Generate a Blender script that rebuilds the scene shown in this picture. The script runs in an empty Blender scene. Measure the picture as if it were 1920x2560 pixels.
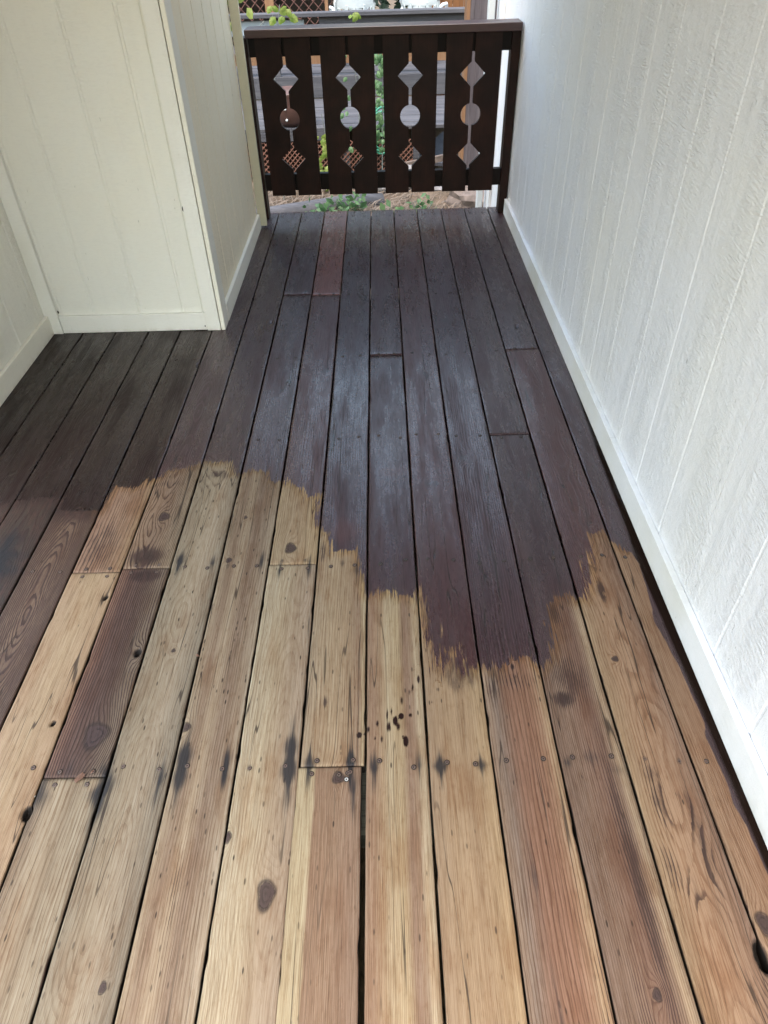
import bpy, bmesh, math, random
import numpy as np
from mathutils import Matrix, Vector
random.seed(7)
rng = np.random.default_rng(11)
R = math.radians
scene = bpy.context.scene
C = scene.collection

# ------------------------------------------------------------------ camera
CAM_H = 1.45
cam_d = bpy.data.cameras.new('camera')
cam = bpy.data.objects.new('camera', cam_d)
C.objects.link(cam)
_Y = Vector((-24, 1521, -1733)).normalized()
_Z = Vector((-60, 1974, 1733)).normalized()
_X = _Y.cross(_Z).normalized()
_Z = _X.cross(_Y)
rot = Matrix((_X, _Y, _Z))
cam.matrix_world = Matrix.Translation((0, 0, CAM_H)) @ rot.to_4x4()
cam_d.sensor_fit = 'VERTICAL'
cam_d.sensor_height = 24
cam_d.lens = 1733 / 2560 * 24
cam_d.clip_start = 0.05
cam_d.clip_end = 400
scene.camera = cam

# ------------------------------------------------------------------ light
world = bpy.data.worlds.new('World')
scene.world = world
world.use_nodes = True
wn = world.node_tree
wn.nodes.clear()
sky = wn.nodes.new('ShaderNodeTexSky')
sky.sky_type = 'NISHITA'
sky.sun_disc = False
SUN_EL, SUN_AZ = 68, 200      # azimuth clockwise from +Y: light comes from behind-left of the camera
sky.sun_elevation = R(SUN_EL)
sky.sun_rotation = R(SUN_AZ)
sky.air_density = 2.4
sky.dust_density = 4.0
sky.ozone_density = 2.6
bg = wn.nodes.new('ShaderNodeBackground')
bg.inputs['Strength'].default_value = 0.15
wo = wn.nodes.new('ShaderNodeOutputWorld')
wn.links.new(sky.outputs[0], bg.inputs[0])
wn.links.new(bg.outputs[0], wo.inputs[0])
sd = bpy.data.lights.new('sun', 'SUN')
sd.energy = 0.5
sd.angle = R(40)
sd.color = (1.0, 0.96, 0.93)
sun = bpy.data.objects.new('sun', sd)
C.objects.link(sun)
az = R(SUN_AZ)
dirv = Vector((math.sin(az) * math.cos(R(SUN_EL)), math.cos(az) * math.cos(R(SUN_EL)), math.sin(R(SUN_EL))))
sun.rotation_euler = dirv.to_track_quat('Z', 'Y').to_euler()
sun.location = (0, 0, 8)
scene.view_settings.view_transform = 'Standard'
scene.view_settings.look = 'None'
scene.view_settings.gamma = 1
scene.view_settings.use_curve_mapping = False
scene.view_settings.exposure = 2.36
scene.render.engine = 'CYCLES'

# ------------------------------------------------------------------ helpers
def s2l(c):
    return tuple((v / 255 / 12.92) if v / 255 <= 0.04045 else ((v / 255 + 0.055) / 1.055) ** 2.4 for v in c)

def tag(o, label=None, cat=None, group=None, kind=None):
    if label: o['label'] = label
    if cat: o['category'] = cat
    if group: o['group'] = group
    if kind: o['kind'] = kind
    return o

def empty(name, loc=(0, 0, 0), parent=None, rz=0):
    o = bpy.data.objects.new(name, None)
    o.empty_display_size = 0.1
    C.objects.link(o)
    o.location = loc
    o.rotation_euler = (0, 0, rz)
    if parent: o.parent = parent
    return o

def link(name, me, parent=None, loc=None, mat=None):
    o = bpy.data.objects.new(name, me)
    C.objects.link(o)
    if parent: o.parent = parent
    if loc is not None: o.location = loc
    if mat is not None and not me.materials: me.materials.append(mat)
    return o

class MB:
    """collects plain pieces in one bmesh"""
    def __init__(s): s.bm = bmesh.new()
    def box(s, x0, x1, y0, y1, z0, z1, bev=0.0, m=None):
        r = bmesh.ops.create_cube(s.bm, size=1)
        vs = r['verts']
        bmesh.ops.scale(s.bm, vec=(x1 - x0, y1 - y0, z1 - z0), verts=vs)
        bmesh.ops.translate(s.bm, vec=((x0 + x1) / 2, (y0 + y1) / 2, (z0 + z1) / 2), verts=vs)
        if m is not None: bmesh.ops.transform(s.bm, matrix=m, verts=vs)
        if bev:
            es = list({e for v in vs for e in v.link_edges})
            bmesh.ops.bevel(s.bm, geom=es, offset=bev, segments=1, affect='EDGES')
        return s
    def beam(s, a, b, w, h, bev=0.0):
        a, b = Vector(a), Vector(b)
        d = b - a
        q = d.to_track_quat('Y', 'Z').to_matrix().to_4x4()
        m = Matrix.Translation((a + b) / 2) @ q
        return s.box(-w / 2, w / 2, -d.length / 2, d.length / 2, -h / 2, h / 2, bev, m)
    def tube(s, pts, r, n=8, r1=None):
        pts = [Vector(p) for p in pts]
        rings = []
        for i, p in enumerate(pts):
            t = (pts[min(i + 1, len(pts) - 1)] - pts[max(i - 1, 0)]).normalized()
            u = t.cross(Vector((0.13, 0.27, 0.95)))
            if u.length < 1e-3: u = t.cross(Vector((1, 0, 0)))
            u.normalize(); v = t.cross(u)
            rr = r if r1 is None else r + (r1 - r) * i / (len(pts) - 1)
            rings.append([s.bm.verts.new(p + (u * math.cos(2 * math.pi * k / n) + v * math.sin(2 * math.pi * k / n)) * rr) for k in range(n)])
        for i in range(len(rings) - 1):
            for k in range(n):
                s.bm.faces.new((rings[i][k], rings[i][(k + 1) % n], rings[i + 1][(k + 1) % n], rings[i + 1][k]))
        s.bm.faces.new(rings[0][::-1]); s.bm.faces.new(rings[-1])
        return s
    def lathe(s, prof, n=24, loc=(0, 0, 0)):
        loc = Vector(loc); rings = []
        for r, z in prof:
            rings.append([s.bm.verts.new(loc + Vector((r * math.cos(2 * math.pi * k / n), r * math.sin(2 * math.pi * k / n), z))) for k in range(n)])
        for i in range(len(rings) - 1):
            for k in range(n):
                s.bm.faces.new((rings[i][k], rings[i][(k + 1) % n], rings[i + 1][(k + 1) % n], rings[i + 1][k]))
        s.bm.faces.new(rings[0][::-1]); s.bm.faces.new(rings[-1])
        return s
    def poly(s, pts2, y0, y1, plane='XZ'):
        """extrude a closed outline"""
        f = (lambda p, t: (p[0], t, p[1])) if plane == 'XZ' else (lambda p, t: (t, p[0], p[1])) if plane == 'YZ' else (lambda p, t: (p[0], p[1], t))
        a = [s.bm.verts.new(f(p, y0)) for p in pts2]
        b = [s.bm.verts.new(f(p, y1)) for p in pts2]
        n = len(pts2)
        s.bm.faces.new(a); s.bm.faces.new(b[::-1])
        for i in range(n):
            s.bm.faces.new((a[i], b[i], b[(i + 1) % n], a[(i + 1) % n]))
        return s
    def quad(s, *p):
        s.bm.faces.new([s.bm.verts.new(q) for q in p]); return s
    def mesh(s, name, smooth=False):
        bmesh.ops.recalc_face_normals(s.bm, faces=s.bm.faces)
        me = bpy.data.meshes.new(name)
        s.bm.to_mesh(me); s.bm.free()
        if smooth:
            for p in me.polygons: p.use_smooth = True
        return me
    def build(s, name, mat, parent=None, smooth=False, loc=None):
        me = s.mesh(name, smooth)
        me.materials.append(mat)
        return link(name, me, parent, loc)

# ---- node helpers
class NT:
    def __init__(s, name):
        s.m = bpy.data.materials.new(name); s.m.use_nodes = True
        s.t = s.m.node_tree; s.t.nodes.clear()
        s.out = s.t.nodes.new('ShaderNodeOutputMaterial')
        s.b = s.t.nodes.new('ShaderNodeBsdfPrincipled')
        s.t.links.new(s.b.outputs[0], s.out.inputs[0])
    def n(s, typ, **kw):
        o = s.t.nodes.new(typ)
        for k, v in kw.items(): setattr(o, k, v)
        return o
    def set(s, sock, v):
        if isinstance(v, (int, float)): sock.default_value = v
        elif isinstance(v, (tuple, list)):
            sock.default_value = tuple(v) + ((1,) if len(v) == 3 and sock.type == 'RGBA' else ())
        else: s.t.links.new(v, sock)
    def math(s, op, a, b=0.0, c=0.0, clamp=False):
        o = s.n('ShaderNodeMath', operation=op, use_clamp=clamp)
        s.set(o.inputs[0], a); s.set(o.inputs[1], b)
        if len(o.inputs) > 2: s.set(o.inputs[2], c)
        return o.outputs[0]
    def add(s, a, b): return s.math('ADD', a, b)
    def mul(s, a, b): return s.math('MULTIPLY', a, b)
    def sub(s, a, b): return s.math('SUBTRACT', a, b)
    def sm(s, v, a, b, x=0.0, y=1.0):
        o = s.n('ShaderNodeMapRange', interpolation_type='SMOOTHSTEP')
        s.set(o.inputs[0], v); s.set(o.inputs[1], a); s.set(o.inputs[2], b); s.set(o.inputs[3], x); s.set(o.inputs[4], y)
        return o.outputs[0]
    def lin(s, v, a, b, x=0.0, y=1.0):
        o = s.n('ShaderNodeMapRange')
        s.set(o.inputs[0], v); s.set(o.inputs[1], a); s.set(o.inputs[2], b); s.set(o.inputs[3], x); s.set(o.inputs[4], y)
        return o.outputs[0]
    def mix(s, f, a, b, mode='MIX'):
        o = s.n('ShaderNodeMix', data_type='RGBA', blend_type=mode)
        s.set(o.inputs[0], f); s.set(o.inputs[6], a); s.set(o.inputs[7], b)
        return o.outputs[2]
    def vec(s, x, y, z):
        o = s.n('ShaderNodeCombineXYZ'); s.set(o.inputs[0], x); s.set(o.inputs[1], y); s.set(o.inputs[2], z)
        return o.outputs[0]
    def sep(s, v):
        o = s.n('ShaderNodeSeparateXYZ'); s.set(o.inputs[0], v); return o.outputs
    def scale(s, v, sc):
        o = s.n('ShaderNodeVectorMath', operation='MULTIPLY'); s.set(o.inputs[0], v); o.inputs[1].default_value = sc
        return o.outputs[0]
    def noise(s, v, sc=1.0, det=2.0, rough=0.5, dist=0.0, col=False):
        o = s.n('ShaderNodeTexNoise'); s.set(o.inputs['Vector'], v); o.inputs['Scale'].default_value = sc
        o.inputs['Detail'].default_value = det; o.inputs['Roughness'].default_value = rough; o.inputs['Distortion'].default_value = dist
        return o.outputs[1 if col else 0]
    def bump(s, h, strength=0.3, dist=0.001, normal=None):
        o = s.n('ShaderNodeBump'); o.inputs['Strength'].default_value = strength; o.inputs['Distance'].default_value = dist
        s.set(o.inputs['Height'], h)
        if normal is not None: s.set(o.inputs['Normal'], normal)
        return o.outputs[0]
    def attr(s, name):
        o = s.n('ShaderNodeAttribute', attribute_type='GEOMETRY', attribute_name=name)
        return o
    def obj(s): return s.n('ShaderNodeTexCoord').outputs['Object']
    def pos(s): return s.n('ShaderNodeNewGeometry').outputs['Position']
    def P(s, **kw):
        names = dict(col='Base Color', rough='Roughness', spec='Specular IOR Level', normal='Normal', metal='Metallic',
                     sss='Subsurface Weight', coat='Coat Weight', crough='Coat Roughness', trans='Transmission Weight')
        for k, v in kw.items(): s.set(s.b.inputs[names[k]], v)
        return s.m

def simple(name, col, rough=0.6, var=0.15, sc=8.0, spec=0.4, bump=0.0, bsc=60.0, stretch=(1, 1, 1)):
    t = NT(name)
    v = t.scale(t.obj(), stretch)
    n = t.noise(v, sc, 4, 0.6)
    c = t.mix(t.lin(n, 0.3, 0.7), tuple(x * (1 - var) for x in col), tuple(min(1, x * (1 + var)) for x in col))
    kw = {}
    if bump: kw['normal'] = t.bump(t.noise(v, bsc, 4, 0.6), bump, 0.002)
    return t.P(col=c, rough=rough, spec=spec, **kw)

# ------------------------------------------------------------------ materials
def paint_material(name, base, axis, rough_tex=1.0, warm=(0.60, 0.57, 0.44), dirt=0.25):
    """rough-sawn plywood under thick exterior paint; axis = horizontal direction of the wall (0 x, 1 y)"""
    t = NT(name)
    p = t.pos()
    x, y, z = t.sep(p)
    h = x if axis == 0 else y
    wob = t.noise(t.vec(t.mul(h, 3.0), 0.0, t.mul(z, 1.1)), 2.0, 2, 0.5)
    # cross-wise saw chatter
    chat = t.noise(t.vec(t.mul(h, 45.0), t.mul(wob, 1.3), t.mul(z, 190.0)), 1.0, 3, 0.6)
    amp = t.sm(t.noise(t.vec(t.mul(h, 7.0), 3.1, t.mul(z, 1.6)), 1.0, 3, 0.6), 0.42, 0.66)
    # upright grain ridges in bands
    g = t.noise(t.vec(t.mul(t.add(h, t.mul(wob, 0.03)), 330.0), 7.0, t.mul(z, 11.0)), 1.0, 3, 0.6)
    gband = t.sm(t.noise(t.vec(t.mul(h, 13.0), 9.4, t.mul(z, 0.9)), 1.0, 2, 0.5), 0.52, 0.68)
    # brush and roller lumps, runs
    lump = t.noise(t.vec(t.mul(h, 30.0), 1.7, t.mul(z, 38.0)), 1.0, 4, 0.65)
    fine = t.noise(p, 420.0, 3, 0.6)
    hgt = t.add(t.mul(chat, t.add(0.3, t.mul(amp, 1.1))), t.add(t.mul(t.mul(g, gband), 0.45), t.add(t.mul(lump, 0.75), t.mul(fine, 0.18))))
    # tears: short upright splits in the veneer
    tear_n = t.noise(t.vec(t.mul(h, 120.0), 4.4, t.mul(z, 26.0)), 1.0, 2, 0.5)
    tear = t.mul(t.sm(tear_n, 0.73, 0.78), t.sm(t.noise(t.vec(t.mul(h, 9.0), 12.0, t.mul(z, 2.5)), 1.0, 2), 0.5, 0.62))
    hgt = t.sub(hgt, t.mul(tear, 0.9))
    nrm = t.bump(hgt, 0.95 * rough_tex, 0.0055)
    big = t.noise(t.vec(t.mul(h, 1.7), 5.0, t.mul(z, 1.3)), 1.0, 3, 0.6)
    col = t.mix(t.mul(t.sm(big, 0.42, 0.72), 0.55), base, warm)
    streak = t.noise(t.vec(t.mul(h, 26.0), 2.0, t.mul(z, 1.0)), 1.0, 3, 0.6)
    col = t.mix(t.mul(t.sm(streak, 0.5, 0.8), dirt * 0.5), col, tuple(c * 0.80 for c in base))
    col = t.mix(t.mul(t.sm(chat, 0.55, 0.30), 0.10), col, tuple(c * 0.72 for c in base))
    col = t.mix(t.mul(tear, 0.5), col, (0.28, 0.26, 0.21))
    # splash-back grime just above the deck
    low = t.mul(t.sm(t.add(z, t.mul(lump, 0.02)), 0.035, 0.0), t.sm(streak, 0.35, 0.6))
    col = t.mix(t.mul(low, dirt), col, (0.30, 0.22, 0.14))
    return t.P(col=col, rough=t.lin(lump, 0.3, 0.7, 0.38, 0.60), spec=0.45, normal=nrm)

M = {}
M['wall_right'] = paint_material('painted_siding_right', (0.80, 0.80, 0.845), 1, 0.9, warm=(0.82, 0.80, 0.77), dirt=0.18)  # same house paint; the sky's blue cast put into its colour
M['wall_front'] = paint_material('painted_siding_front', (0.79, 0.775, 0.705), 0, 0.55, warm=(0.80, 0.76, 0.64))
M['wall_side'] = paint_material('painted_siding_side', (0.86, 0.77, 0.58), 1, 0.6, warm=(0.86, 0.74, 0.54))  # same closet paint as the front; warmer light put into its colour
M['wall_alcove'] = paint_material('painted_siding_alcove', (0.81, 0.79, 0.71), 1, 0.6, warm=(0.81, 0.77, 0.65))
M['trim_y'] = paint_material('painted_trim_lengthwise', (0.81, 0.81, 0.84), 1, 0.35, dirt=0.3)  # blue sky cast put into this copy of the trim paint
M['trim_x'] = paint_material('painted_trim_crosswise', (0.81, 0.795, 0.74), 0, 0.35, dirt=0.3)
M['trim_cream'] = paint_material('painted_trim_cream', (0.83, 0.80, 0.70), 1, 0.35, warm=(0.83, 0.78, 0.66), dirt=0.3)
M['trim_tan'] = paint_material('painted_trim_tan', (0.68, 0.64, 0.48), 0, 0.25, warm=(0.68, 0.63, 0.46))

def deck_material():
    t = NT('deck_wood')
    F1 = t.sep(t.attr('f1').outputs['Vector'])   # ring, stain distance, feather
    F2 = t.sep(t.attr('f2').outputs['Vector'])   # patina, grime, knot
    F3 = t.sep(t.attr('f3').outputs['Vector'])   # redness, seed, wetness
    F4 = t.sep(t.attr('f4').outputs['Vector'])   # ring contrast, warped x, speck density
    tan = t.attr('tan').outputs['Color']
    x, y, z = t.sep(t.pos())
    ring, sdist, feather = F1
    patina, grime, knot = F2
    red, seed, wet = F3
    rcon, wx, speck = F4
    S = t.mul(seed, 37.0)
    fib = t.noise(t.vec(t.mul(wx, 620.0), t.mul(y, 9.0), S), 1.0, 3, 0.6)
    fib2 = t.noise(t.vec(t.mul(wx, 170.0), t.mul(y, 3.2), S), 1.0, 3, 0.6)
    blotch = t.noise(t.vec(t.mul(x, 14.0), t.mul(y, 4.5), S), 1.0, 4, 0.6)
    fine = t.noise(t.vec(t.mul(x, 900.0), t.mul(y, 160.0), S), 1.0, 2, 0.6)
    rlow = t.noise(t.vec(t.mul(x, 40.0), t.mul(y, 9.0), t.add(S, 41.0)), 1.0, 3, 0.6)
    rr = t.add(ring, t.add(t.mul(t.sub(fib2, 0.5), 0.35), t.mul(t.sub(rlow, 0.5), 1.1)))
    fr = t.math('FRACT', rr)
    late = t.mul(t.sm(fr, 0.45, 0.88), t.sm(fr, 1.0, 0.95))
    soft = t.noise(t.vec(t.mul(x, 22.0), t.mul(y, 2.2), t.add(S, 5.0)), 1.0, 2, 0.5)
    lateA = t.mul(t.mul(late, rcon), t.sm(soft, 0.25, 0.62, 0.35, 1.0))
    # bare, weathered wood
    c = tan
    c = t.mix(t.mul(lateA, 0.62), c, t.mix(1.0, c, (0.55, 0.40, 0.30), 'MULTIPLY'))
    c = t.mix(t.sm(fib, 0.36, 0.66, 0.0, 0.60), c, t.mix(1.0, c, (0.66, 0.56, 0.47), 'MULTIPLY'))
    fib3 = t.noise(t.vec(t.mul(wx, 330.0), t.mul(y, 11.0), t.add(S, 13.0)), 1.0, 4, 0.7)
    c = t.mix(t.sm(fib3, 0.48, 0.68, 0.0, 0.62), c, t.mix(1.0, c, (0.50, 0.41, 0.34), 'MULTIPLY'))
    mot = t.noise(t.vec(t.mul(x, 110.0), t.mul(y, 45.0), t.add(S, 17.0)), 1.0, 4, 0.7)
    c = t.mix(t.sm(mot, 0.50, 0.72, 0.0, 0.42), c, t.mix(1.0, c, (0.72, 0.60, 0.50), 'MULTIPLY'))
    c = t.mix(t.sm(fib2, 0.45, 0.75, 0.0, 0.20), c, t.mix(1.0, c, (1.38, 1.36, 1.32), 'MULTIPLY'))
    c = t.mix(t.sm(blotch, 0.50, 0.70, 0.0, 0.70), c, t.mix(1.0, c, (0.74, 0.61, 0.52), 'MULTIPLY'))
    lane = t.noise(t.vec(t.mul(wx, 85.0), t.mul(y, 1.6), t.add(S, 23.0)), 1.0, 4, 0.7)
    c = t.mix(t.sm(lane, 0.46, 0.66, 0.0, 0.32), c, t.mix(1.0, c, (0.70, 0.60, 0.52), 'MULTIPLY'))
    c = t.mix(t.sm(lane, 0.46, 0.28, 0.0, 0.25), c, t.mix(1.0, c, (1.30, 1.30, 1.26), 'MULTIPLY'))
    c = t.mix(t.sm(blotch, 0.46, 0.26, 0.0, 0.35), c, t.mix(1.0, c, (1.05, 1.08, 1.12), 'MULTIPLY'))
    # remnants of the old reddish stain: dense in the hard bands and scratches
    pn = t.noise(t.vec(t.mul(x, 60.0), t.mul(y, 14.0), t.add(S, 9.0)), 1.0, 5, 0.7)
    pk = t.add(t.mul(patina, 1.35), t.add(t.mul(t.sub(pn, 0.5), 1.5), t.mul(t.sub(late, 0.45), t.mul(rcon, 0.55))))
    pf = t.mul(t.sm(pk, 0.25, 1.0), t.sm(patina, 0.02, 0.18))
    c = t.mix(t.mul(pf, 0.92), c, t.mix(t.sm(pn, 0.4, 0.7), (0.022, 0.0125, 0.0115), (0.050, 0.026, 0.021)))
    # short dark flecks along the grain
    vo = t.n('ShaderNodeTexVoronoi', feature='F1')
    t.set(vo.inputs['Vector'], t.vec(t.mul(x, 105.0), t.mul(y, 30.0), S)); vo.inputs['Scale'].default_value = 1.0
    vo.inputs['Randomness'].default_value = 1.0
    vr = t.sep(vo.outputs['Color'])
    fl = t.mul(t.sm(vo.outputs['Distance'], 0.27, 0.13), t.math('LESS_THAN', vr[0], speck))
    c = t.mix(t.mul(fl, t.lin(vr[1], 0, 1, 0.45, 0.95)), c, (0.030, 0.018, 0.011))
    # drying checks, long thin cracks
    ck = t.noise(t.vec(t.mul(wx, 34.0), t.mul(y, 1.1), t.add(S, 20.0)), 1.0, 1, 0.4)
    ckm = t.sm(t.noise(t.vec(t.mul(x, 9.0), t.mul(y, 2.0), t.add(S, 31.0)), 1.0, 1), 0.46, 0.56)
    crack = t.mul(t.sm(t.math('ABSOLUTE', t.sub(ck, 0.5)), 0.0085, 0.0020), ckm)
    c = t.mix(t.mul(crack, 0.80), c, (0.022, 0.013, 0.009))
    # iron stains round the screws
    gn = t.noise(t.vec(t.mul(x, 340.0), t.mul(y, 10.0), S), 1.0, 3, 0.6)
    gf = t.sm(t.add(grime, t.mul(t.sub(gn, 0.5), 0.95)), 0.20, 1.0)
    gf = t.mul(gf, t.sm(grime, 0.0, 0.2))
    c = t.mix(t.mul(gf, 0.92), c, (0.0105, 0.0110, 0.0145))
    # knots: 1 in the heart, fading over the collar
    kcol = t.mix(t.mul(t.sm(t.math('FRACT', t.add(t.mul(knot, 4.0), t.mul(pn, 1.3))), 0.3, 0.8), t.sm(mot, 0.35, 0.6)), (0.046, 0.028, 0.026), (0.020, 0.0125, 0.013))
    kf = t.sm(t.add(knot, t.mul(t.sub(mot, 0.5), 0.30)), 0.50, 0.60)
    c = t.mix(t.mul(kf, 0.92), c, kcol)
    kedge = t.mul(t.sm(knot, 0.36, 0.5), t.sm(knot, 0.62, 0.5))
    c = t.mix(t.mul(kedge, 0.75), c, (0.022, 0.014, 0.012))
    # golden, still damp wood in front of the brush
    st_n = t.noise(t.vec(t.mul(x, 300.0), t.mul(y, 9.0), t.add(S, 2.0)), 1.0, 3, 0.65)
    st_n2 = t.noise(t.vec(t.mul(x, 75.0), t.mul(y, 20.0), t.add(S, 4.0)), 1.0, 4, 0.6)
    jit = t.add(t.mul(t.sub(st_n, 0.5), 3.0), t.mul(t.sub(st_n2, 0.5), 2.2))
    ds = t.add(sdist, t.mul(jit, feather))
    halo = t.mul(t.sm(feather, 0.0035, 0.007), t.sm(x, -1.00, -0.92))
    near = t.mul(t.sm(ds, -0.035, -0.003), halo)
    c = t.mix(t.mul(near, 0.60), c, t.mix(1.0, c, (1.10, 0.90, 0.55), 'MULTIPLY'))
    # thin dry-brush film
    film = t.mul(t.sm(ds, -0.045, -0.002), t.mul(t.sm(t.add(st_n, t.mul(ds, 3.0)), 0.42, 0.54), halo))
    c = t.mix(t.mul(film, 0.72), c, (0.062, 0.032, 0.018))
    cov = t.sm(ds, -0.0012, 0.0018)
    # fresh dark stain
    v1 = t.noise(t.vec(t.mul(x, 16.0), t.mul(y, 2.2), t.add(S, 3.0)), 1.0, 4, 0.6)
    v2 = t.noise(t.vec(t.mul(x, 30.0), t.mul(y, 6.0), t.add(S, 8.0)), 1.0, 3, 0.6)
    redf = t.math('MULTIPLY', t.add(red, t.mul(t.sub(v1, 0.5), 0.7)), 1.0, clamp=True)
    sc = t.mix(redf, (0.0285, 0.0155, 0.0200), (0.076, 0.0290, 0.0270))
    sc = t.mix(t.sm(red, 0.75, 0.95), sc, (0.115, 0.038, 0.030))
    sc = t.mix(t.mul(t.sm(lateA, 0.2, 0.9), 0.55), sc, (0.090, 0.056, 0.064))
    sc = t.mix(t.sm(fib3, 0.46, 0.62, 0.0, 0.70), sc, t.mix(1.0, sc, (0.45, 0.42, 0.42), 'MULTIPLY'))
    sc = t.mix(t.sm(fib, 0.42, 0.70, 0.0, 0.45), sc, t.mix(1.0, sc, (0.50, 0.50, 0.50), 'MULTIPLY'))
    sc = t.mix(t.mul(crack, 0.9), sc, (0.005, 0.004, 0.004))
    sc = t.mix(t.mul(kf, 0.6), sc, (0.016, 0.012, 0.012))
    alc_shade = t.sm(x, -0.775, -0.81)  # alcove boards lose the sky's reflection: that shade put into stain colour
    sc = t.mix(t.mul(alc_shade, 0.72), sc, (0.0085, 0.0062, 0.0050))
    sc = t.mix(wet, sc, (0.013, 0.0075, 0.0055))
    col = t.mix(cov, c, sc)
    hole = t.sm(z, -0.0035, -0.007)
    col = t.mix(hole, col, (0.012, 0.009, 0.007))
    # relief
    hb = t.add(t.add(t.mul(lateA, 0.75), t.mul(fib, 0.45)), t.add(t.mul(fine, 0.12), t.mul(crack, -1.3)))
    nrm = t.bump(hb, 0.60, 0.0011)
    rough_st = t.add(t.lin(v2, 0.3, 0.7, 0.17, 0.30), t.add(t.mul(t.sm(v1, 0.50, 0.66), 0.14), t.add(t.mul(t.sm(fib3, 0.4, 0.65), 0.10), t.mul(t.sm(mot, 0.45, 0.62), 0.07))))
    rough = t.add(t.mul(t.sub(1.0, cov), 0.62), t.mul(cov, rough_st))
    spec = t.add(t.mul(t.sub(1.0, cov), 0.25), t.mul(cov, t.sub(t.lin(v1, 0.35, 0.62, 1.0, 0.55), t.add(t.mul(wet, 0.75), t.mul(alc_shade, 0.3)))))
    t.set(t.b.inputs['Specular Tint'], t.mix(cov, (1.0, 1.0, 1.0), (1.0, 0.84, 0.80)))
    return t.P(col=col, rough=rough, spec=spec, normal=nrm)
M['deck'] = deck_material()

def dark_stain(name, a=(0.020, 0.0085, 0.0062), b=(0.036, 0.014, 0.010), rough=0.42, ax='z', spec=0.4):
    t = NT(name)
    x, y, z = t.sep(t.pos())
    v = t.vec(t.mul(x, 240.0), t.mul(y, 240.0), t.mul(z, 6.0)) if ax == 'z' else t.vec(t.mul(x, 6.0), t.mul(y, 240.0), t.mul(z, 240.0))
    g = t.noise(v, 1.0, 3, 0.6)
    big = t.noise(t.pos(), 7.0, 3, 0.6)
    c = t.mix(t.sm(big, 0.35, 0.7), a, b)
    c = t.mix(t.sm(g, 0.4, 0.7, 0.0, 0.5), c, tuple(k * 0.55 for k in a))
    return t.P(col=c, rough=t.lin(g, 0.3, 0.7, rough - 0.06, rough + 0.08), spec=spec, normal=t.bump(g, 0.35, 0.001))
M['rail'] = dark_stain('railing_stain', (0.0110, 0.0034, 0.0022), (0.0240, 0.0072, 0.0044), 0.5, 'z', 0.2)
M['rail_x'] = dark_stain('railing_stain_crosswise', (0.005, 0.0025, 0.002), (0.008, 0.0035, 0.003), 0.5, 'x', 0.15)
M['cap'] = dark_stain('cap_stain', (0.034, 0.0105, 0.0105), (0.050, 0.0165, 0.0155), 0.36, 'x', 0.6)

def grey_wood(name, a, b, d, ax):
    t = NT(name)
    x, y, z = t.sep(t.pos())
    k = [14.0, 14.0, 14.0]; kk = [150.0, 150.0, 150.0]
    k[ax] = 1.4; kk[ax] = 5.0
    g = t.noise(t.vec(t.mul(x, kk[0]), t.mul(y, kk[1]), t.mul(z, kk[2])), 1.0, 4, 0.65)
    g2 = t.noise(t.vec(t.mul(x, k[0]), t.mul(y, k[1]), t.mul(z, k[2])), 1.0, 4, 0.6)
    c = t.mix(t.sm(g2, 0.35, 0.68), a, b)
    c = t.mix(t.sm(g, 0.5, 0.72, 0.0, 0.75), c, d)
    return t.P(col=c, rough=0.8, spec=0.25, normal=t.bump(g, 0.8, 0.003))
M['grey_x'] = grey_wood('weathered_wood_crosswise', (0.050, 0.050, 0.058), (0.082, 0.079, 0.087), (0.027, 0.025, 0.027), 0)
M['grey_y'] = grey_wood('weathered_wood_lengthwise', (0.080, 0.084, 0.101), (0.120, 0.122, 0.143), (0.040, 0.038, 0.041), 1)
M['post_wood'] = grey_wood('weathered_post_wood', (0.064, 0.052, 0.057), (0.096, 0.081, 0.087), (0.026, 0.020, 0.022), 2)
M['orange_wood'] = grey_wood('cedar_wood', (0.165, 0.085, 0.044), (0.198, 0.110, 0.061), (0.138, 0.061, 0.028), 2)
M['brown_panel'] = grey_wood('brown_panel_wood', (0.120, 0.050, 0.018), (0.150, 0.065, 0.025), (0.060, 0.025, 0.010), 2)
M['lattice'] = simple('lattice_wood', (0.150, 0.069, 0.048), 0.8, 0.2, 12)
M['lattice_dark'] = simple('dark_lattice_wood', (0.11, 0.05, 0.04), 0.8, 0.25, 12)
M['joist'] = grey_wood('joist_wood', (0.060, 0.060, 0.048), (0.096, 0.096, 0.072), (0.024, 0.021, 0.018), 0)
M['plastic'] = simple('white_plastic', (0.555, 0.585, 0.600), 0.35, 0.05, 5)
M['pale_board'] = simple('pale_blue_paint', (0.240, 0.276, 0.312), 0.5, 0.12, 6)
M['pot'] = simple('dark_brown_glaze', (0.075, 0.04, 0.034), 0.3, 0.2, 9)
M['screw_dark'] = simple('stained_screw', (0.045, 0.034, 0.036), 0.45, 0.3, 300, 0.6)
M['screw_rust'] = simple('rusty_screw', (0.085, 0.050, 0.040), 0.5, 0.35, 300, 0.6)
M['screw_new'] = simple('zinc_screw', (0.40, 0.39, 0.38), 0.3, 0.1, 300, 0.8)
M['hose'] = simple('green_hose', (0.035, 0.189, 0.119), 0.4, 0.15, 20)
M['dark_void'] = simple('dark_recess', (0.03, 0.022, 0.016), 0.9)
M['rock'] = simple('grey_stone', (0.160, 0.150, 0.150), 0.9, 0.35, 9, 0.2, 0.9, 25)
M['bark'] = simple('driftwood_bark', (0.122, 0.095, 0.083), 0.9, 0.35, 14, 0.2, 0.9, 40)
M['dry_leaf'] = simple('dry_leaf', (0.26, 0.145, 0.10), 0.6, 0.2, 120)
M['chip'] = simple('paint_chip', (0.5, 0.48, 0.44), 0.6, 0.05, 120)
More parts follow.
